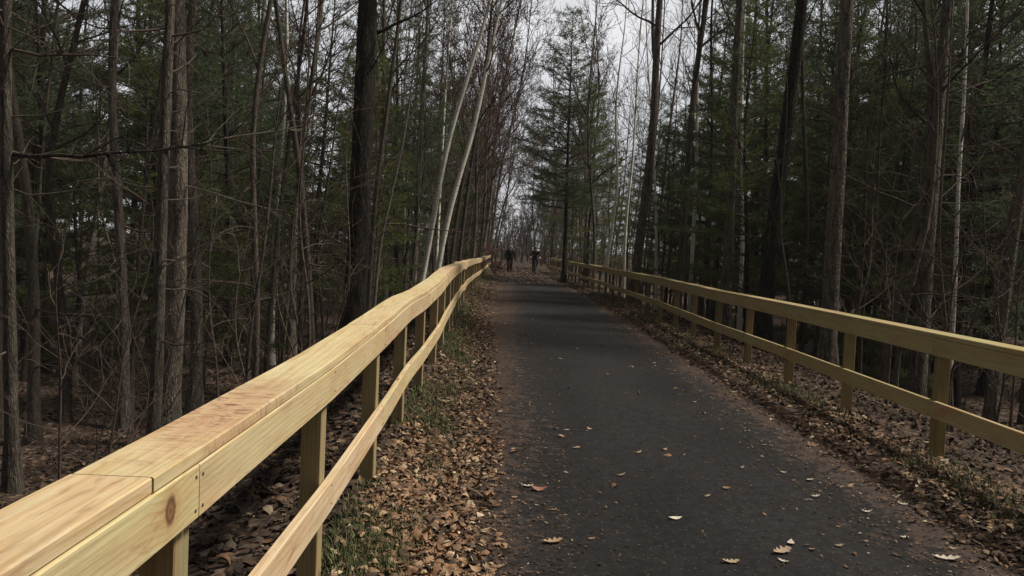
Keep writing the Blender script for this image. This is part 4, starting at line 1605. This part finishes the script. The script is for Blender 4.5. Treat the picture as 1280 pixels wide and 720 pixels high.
# the walker: coming towards the camera, arms a little away from the body
wx, wy = lat(634.5, 342, 51.5), 51.5
man = empty('person', (wx, wy, gz(wx, wy) if abs(wx - float(path_c(wy))) > 1.66 else .035))
J, E = {}, []
J['pelvis'] = ((0, 0, .94), (.195, .150))
J['waist'] = ((0, 0, 1.10), (.195, .150))
J['chest'] = ((0, .01, 1.30), (.225, .160))
J['upper'] = ((0, .015, 1.42), (.175, .115))
J['neck'] = ((0, 0, 1.50), (.055, .055))
E += [('pelvis', 'waist'), ('waist', 'chest'), ('chest', 'upper'), ('upper', 'neck')]
head_joints(J, E, 'neck', (0, -.01, 1.555), (0, -1, 0))
for s, st in ((-1, -.16), (1, .14)):
    n = 'L' if s < 0 else 'R'
    J[n + 'hip'] = ((s * .095, 0, .84), .125)
    J[n + 'knee'] = ((s * .085, st * .6 - .03, .50), .095)
    J[n + 'ankle'] = ((s * .085, st + (.05 if st > 0 else 0), .10), .068)
    J[n + 'heel'] = ((s * .105, st + .02, .045), .040)
    J[n + 'toe'] = ((s * .115, st - .17, .035), (.042, .030))
    E += [('pelvis', n + 'hip'), (n + 'hip', n + 'knee'), (n + 'knee', n + 'ankle'), (n + 'ankle', n + 'heel'), (n + 'heel', n + 'toe')]
    J[n + 'sh'] = ((s * .21, .01, 1.38), .088)
    J[n + 'el'] = ((s * .29, .04 + st * .4, 1.13), .072)
    J[n + 'wr'] = ((s * .27, -.06 - st * .5, .91), .044)
    E += [('upper', n + 'sh'), (n + 'sh', n + 'el'), (n + 'el', n + 'wr')]
    hand(J, E, n + 'wr', n + 'h', (0, -.25, -1), (0, -1, .2), .45)


def pick_man(c):
    if c.z > 1.50 and abs(c.x) < .12:
        return 0
    if abs(c.x) > .225 and c.z < .885:
        return 0
    if c.z < .09:
        return 3
    return 1 if c.z > .88 else 2


b = skin_body('body', J, E, 'pelvis', [M['skin'], M['dark_jacket'], M['dark_trousers'], M['shoe']], pick_man)
b.parent = man
ellipsoid('hair', (0, .012, 1.665), (.088, .102, .088), M['grey_hair'], man, 16, lambda c: c.z > .15 or (c.y > .15 and c.z > -.55))
face(man, (0, -.01, 1.555), (0, -1, 0))
tag(man, 'person in dark jacket and trousers walking on the left of the path', 'person')

# the cyclist
cx, cy = lat(666, 344, 50.5), 50.5
cz = .04
bike = empty('bicycle', (cx, cy, cz))
tag(bike, 'dark bicycle ridden towards the viewer at the far end of the path', 'bicycle')


def torus_mesh(name, Rm, r, n=32, m=8):
    tb = TB()
    V, F = [], []
    for i in range(n):
        a = i * 2 * math.pi / n
        for j in range(m):
            q = j * 2 * math.pi / m
            V.append((math.cos(q) * r, (Rm + r * math.sin(q)) * math.cos(a), (Rm + r * math.sin(q)) * math.sin(a)))
    for i in range(n):
        for j in range(m):
            F.append((i * m + j, i * m + (j + 1) % m, ((i + 1) % n) * m + (j + 1) % m, ((i + 1) % n) * m + j))
    return new_mesh(name, V, F, None, True)


for yy in (-.52, .52):
    wl = bpy.data.objects.new('wheel', None)
    COL.objects.link(wl)
    wl.parent = bike
    wl.location = (0, yy, .34)
    link('tyre', torus_mesh('tyre', .32, .022), M['rubber'], wl)
    link('rim', torus_mesh('rim', .293, .010), M['black_metal'], wl)
    tb = TB()
    tb.tube([(-.05, 0, 0), (.05, 0, 0)], [.02, .02], 8)
    for k in range(14):
        a = k * 2 * math.pi / 14
        tb.tube([(.02 * (-1) ** k, 0, 0), (0, .29 * math.cos(a), .29 * math.sin(a))], [.002, .002], 3)
    link('spokes', tb.mesh('spokes'), M['black_metal'], wl)
tb = TB()
HB = (0, -.36, .93)
BB = (0, .08, .30)
ST = (0, .22, .86)
for a_, b_, r in ((HB, BB, .018), ((0, -.34, .85), ST, .016), (BB, ST, .016), ):
    tb.tube([a_, b_], [r, r], 8)
for s in (-1, 1):
    tb.tube([BB, (s * .05, .52, .34)], [.010, .010], 6)
    tb.tube([(0, .21, .82), (s * .05, .52, .34)], [.009, .009], 6)
link('frame', tb.mesh('frame'), M['black_metal'], bike)
tb = TB()
for s in (-1, 1):
    tb.tube([(0, -.36, .86), (s * .055, -.42, .70), (s * .055, -.52, .34)], [.016, .014, .010], 8)
link('fork', tb.mesh('fork'), M['black_metal'], bike)
tb = TB()
tb.tube([(0, -.36, .86), (0, -.38, 1.02)], [.016, .016], 8)
tb.tube([(-.34, -.33, 1.04), (-.15, -.40, 1.02), (.15, -.40, 1.02), (.34, -.33, 1.04)], [.014, .013, .013, .014], 8)
link('handlebar', tb.mesh('handlebar'), M['black_metal'], bike)
tb = TB()
tb.tube([ST, (0, .235, .94)], [.014, .014], 8)
link('seat_post', tb.mesh('seat_post'), M['black_metal'], bike)
ellipsoid('saddle', (0, .24, .955), (.075, .14, .03), M['rubber'], bike, 14)
tb = TB()
tb.tube([(-.07, .08, .30), (.07, .08, .30)], [.02, .02], 8)
tb.tube([(-.08, .08, .30), (-.08, .08, .13)], [.011, .011], 6)
tb.tube([(.08, .08, .30), (.08, .08, .47)], [.011, .011], 6)
link('crank', tb.mesh('crank'), M['black_metal'], bike)
for s, pz in ((-1, .13), (1, .47)):
    tb = TB()
    tb.tube([(s * .08, .08, pz), (s * .18, .08, pz)], [.016, .016], 6)
    link('pedal', tb.mesh('pedal'), M['black_metal'], bike)

rider = empty('person', (cx, cy, cz))
J, E = {}, []
J['pelvis'] = ((0, .24, 1.07), (.140, .110))
J['waist'] = ((0, .17, 1.20), (.140, .105))
J['chest'] = ((0, .03, 1.36), (.205, .14))
J['upper'] = ((0, -.03, 1.44), (.145, .095))
J['neck'] = ((0, -.09, 1.50), (.055, .055))
E += [('pelvis', 'waist'), ('waist', 'chest'), ('chest', 'upper'), ('upper', 'neck')]
head_joints(J, E, 'neck', (0, -.13, 1.545), (0, -1, 0))
for s in (-1, 1):
    n = 'L' if s < 0 else 'R'
    foot = .165 if s < 0 else .505
    kz = .62 if s < 0 else .86
    J[n + 'hip'] = ((s * .10, .20, 1.00), .105)
    J[n + 'knee'] = ((s * .12, -.14 if s > 0 else -.04, kz), .064)
    J[n + 'ankle'] = ((s * .125, .15, foot + .08), .044)
    J[n + 'heel'] = ((s * .125, .16, foot + .02), .036)
    J[n + 'toe'] = ((s * .13, -.02, foot + .015), (.040, .026))
    E += [('pelvis', n + 'hip'), (n + 'hip', n + 'knee'), (n + 'knee', n + 'ankle'), (n + 'ankle', n + 'heel'), (n + 'heel', n + 'toe')]
    J[n + 'sh'] = ((s * .19, -.04, 1.42), .082)
    J[n + 'el'] = ((s * .31, -.12, 1.20), .064)
    J[n + 'wr'] = ((s * .29, -.27, 1.075), .035)
    E += [('upper', n + 'sh'), (n + 'sh', n + 'el'), (n + 'el', n + 'wr')]
    hand(J, E, n + 'wr', n + 'h', (s * .12, -1, -.25), (-s, -.2, 0), .75)


def pick_rider(c):
    if c.z > 1.49 and abs(c.x) < .12 and c.y < -.03:
        return 0
    if abs(c.x) > .20 and c.y < -.25:
        return 4
    if c.z < .24 or (c.x > .05 and c.z < .57 and c.y > -.1 and c.z > .48):
        return 3
    return 1 if c.z > 1.04 else 2


b = skin_body('body', J, E, 'pelvis', [M['skin'], M['maroon_jacket'], M['dark_trousers'], M['shoe'], M['glove']], pick_rider)
b.parent = rider
ellipsoid('helmet', (0, -.125, 1.665), (.095, .125, .085), M['helmet'], rider, 16, lambda c: c.z > -.05)
face(rider, (0, -.13, 1.545), (0, -1, 0))
tag(rider, 'person in dark maroon jacket riding a bicycle, right of the walking person', 'person')

# ------------------------------------------------------------------ thin haze volume, added to soften and lift the far darks
bm = bmesh.new()
bmesh.ops.create_cube(bm, size=1.0)
for v_ in bm.verts:
    v_.co = Vector((v_.co.x * 460, 85 + v_.co.y * 330, 12.5 + v_.co.z * 32))
hme = bpy.data.meshes.new('haze')
bm.to_mesh(hme)
bm.free()
hm = bpy.data.materials.new('thin_haze')
hm.use_nodes = True
hm.node_tree.nodes.clear()
ho = hm.node_tree.nodes.new('ShaderNodeOutputMaterial')
hv = hm.node_tree.nodes.new('ShaderNodeVolumePrincipled')
hv.inputs['Color'].default_value = (.86, .88, .90, 1)
hv.inputs['Density'].default_value = .00045
hm.node_tree.links.new(hv.outputs[0], ho.inputs['Volume'])
hz = link('haze', hme, hm)
hz['kind'] = 'stuff'

# ------------------------------------------------------------------ sky + sun
SUN_EL, SUN_AZ = R(55), R(88)      # azimuth clockwise from +Y (straight ahead): the sun is off to the right, a little ahead
w = bpy.data.worlds.new('World')
scene.world = w
w.use_nodes = True
nt = w.node_tree
nt.nodes.clear()
out = nt.nodes.new('ShaderNodeOutputWorld')
bg = nt.nodes.new('ShaderNodeBackground')
sky = nt.nodes.new('ShaderNodeTexSky')
sky.sky_type = 'NISHITA'
sky.sun_disc = False
sky.sun_elevation = SUN_EL
sky.sun_rotation = SUN_AZ
sky.altitude = 200
sky.air_density = 1.0
sky.dust_density = 2.0
tc = nt.nodes.new('ShaderNodeTexCoord')
mp = nt.nodes.new('ShaderNodeMapping')
mp.inputs[3].default_value = (1.6, 1.6, 4.0)
ns = nt.nodes.new('ShaderNodeTexNoise')
ns.inputs['Scale'].default_value = 1.6
ns.inputs['Detail'].default_value = 6
rp = nt.nodes.new('ShaderNodeValToRGB')
rp.color_ramp.elements[0].position = .3
rp.color_ramp.elements[0].color = (.76, .77, .82, 1)
rp.color_ramp.elements[1].position = .7
rp.color_ramp.elements[1].color = (1.18, 1.17, 1.19, 1)
# cloud deck: luminous band low down ahead, dull grey overhead and behind
sepw = nt.nodes.new('ShaderNodeSeparateXYZ')
band = nt.nodes.new('ShaderNodeMapRange')
band.interpolation_type = 'SMOOTHSTEP'
for i_, v_ in ((1, .22), (2, .75), (3, 1.0), (4, 0.0)):
    band.inputs[i_].default_value = v_
ahead = nt.nodes.new('ShaderNodeMapRange')
ahead.interpolation_type = 'SMOOTHSTEP'
for i_, v_ in ((1, -.25), (2, .55), (3, 0.0), (4, 1.0)):
    ahead.inputs[i_].default_value = v_
mul_ = nt.nodes.new('ShaderNodeMath')
mul_.operation = 'MULTIPLY'
lum = nt.nodes.new('ShaderNodeMapRange')
for i_, v_ in ((1, 0.0), (2, 1.0), (3, 1.6), (4, 8.0)):
    lum.inputs[i_].default_value = v_
cl = nt.nodes.new('ShaderNodeVectorMath')
cl.operation = 'SCALE'
mx = nt.nodes.new('ShaderNodeMix')
mx.data_type = 'RGBA'
mx.inputs[0].default_value = .92
L = nt.links.new
L(tc.outputs['Generated'], mp.inputs[0])
L(mp.outputs[0], ns.inputs['Vector'])
L(ns.outputs['Fac'], rp.inputs[0])
L(sky.outputs[0], mx.inputs[6])
L(tc.outputs['Generated'], sepw.inputs[0])
L(sepw.outputs[2], band.inputs[0])
L(sepw.outputs[1], ahead.inputs[0])
L(band.outputs[0], mul_.inputs[0])
L(ahead.outputs[0], mul_.inputs[1])
L(mul_.outputs[0], lum.inputs[0])
L(rp.outputs[0], cl.inputs[0])
L(lum.outputs[0], cl.inputs[3])
L(cl.outputs[0], mx.inputs[7])
L(mx.outputs[2], bg.inputs[0])
bg.inputs[1].default_value = .085
L(bg.outputs[0], out.inputs[0])

sd = bpy.data.lights.new('sun', 'SUN')
sd.energy = 3.9
sd.angle = R(10)
sd.color = (1.0, .93, .82)
so = bpy.data.objects.new('sun', sd)
COL.objects.link(so)
dirv = Vector((math.cos(SUN_EL) * math.sin(SUN_AZ), math.cos(SUN_EL) * math.cos(SUN_AZ), math.sin(SUN_EL)))
so.rotation_euler = dirv.to_track_quat('Z', 'Y').to_euler()
so.location = dirv * 60

vs = scene.view_settings
vs.view_transform = 'Standard'
vs.look = 'None'
vs.gamma = 1
vs.use_curve_mapping = False
vs.exposure = .3
scene.cycles.max_bounces = 6
scene.cycles.diffuse_bounces = 3
scene.cycles.use_denoising = True
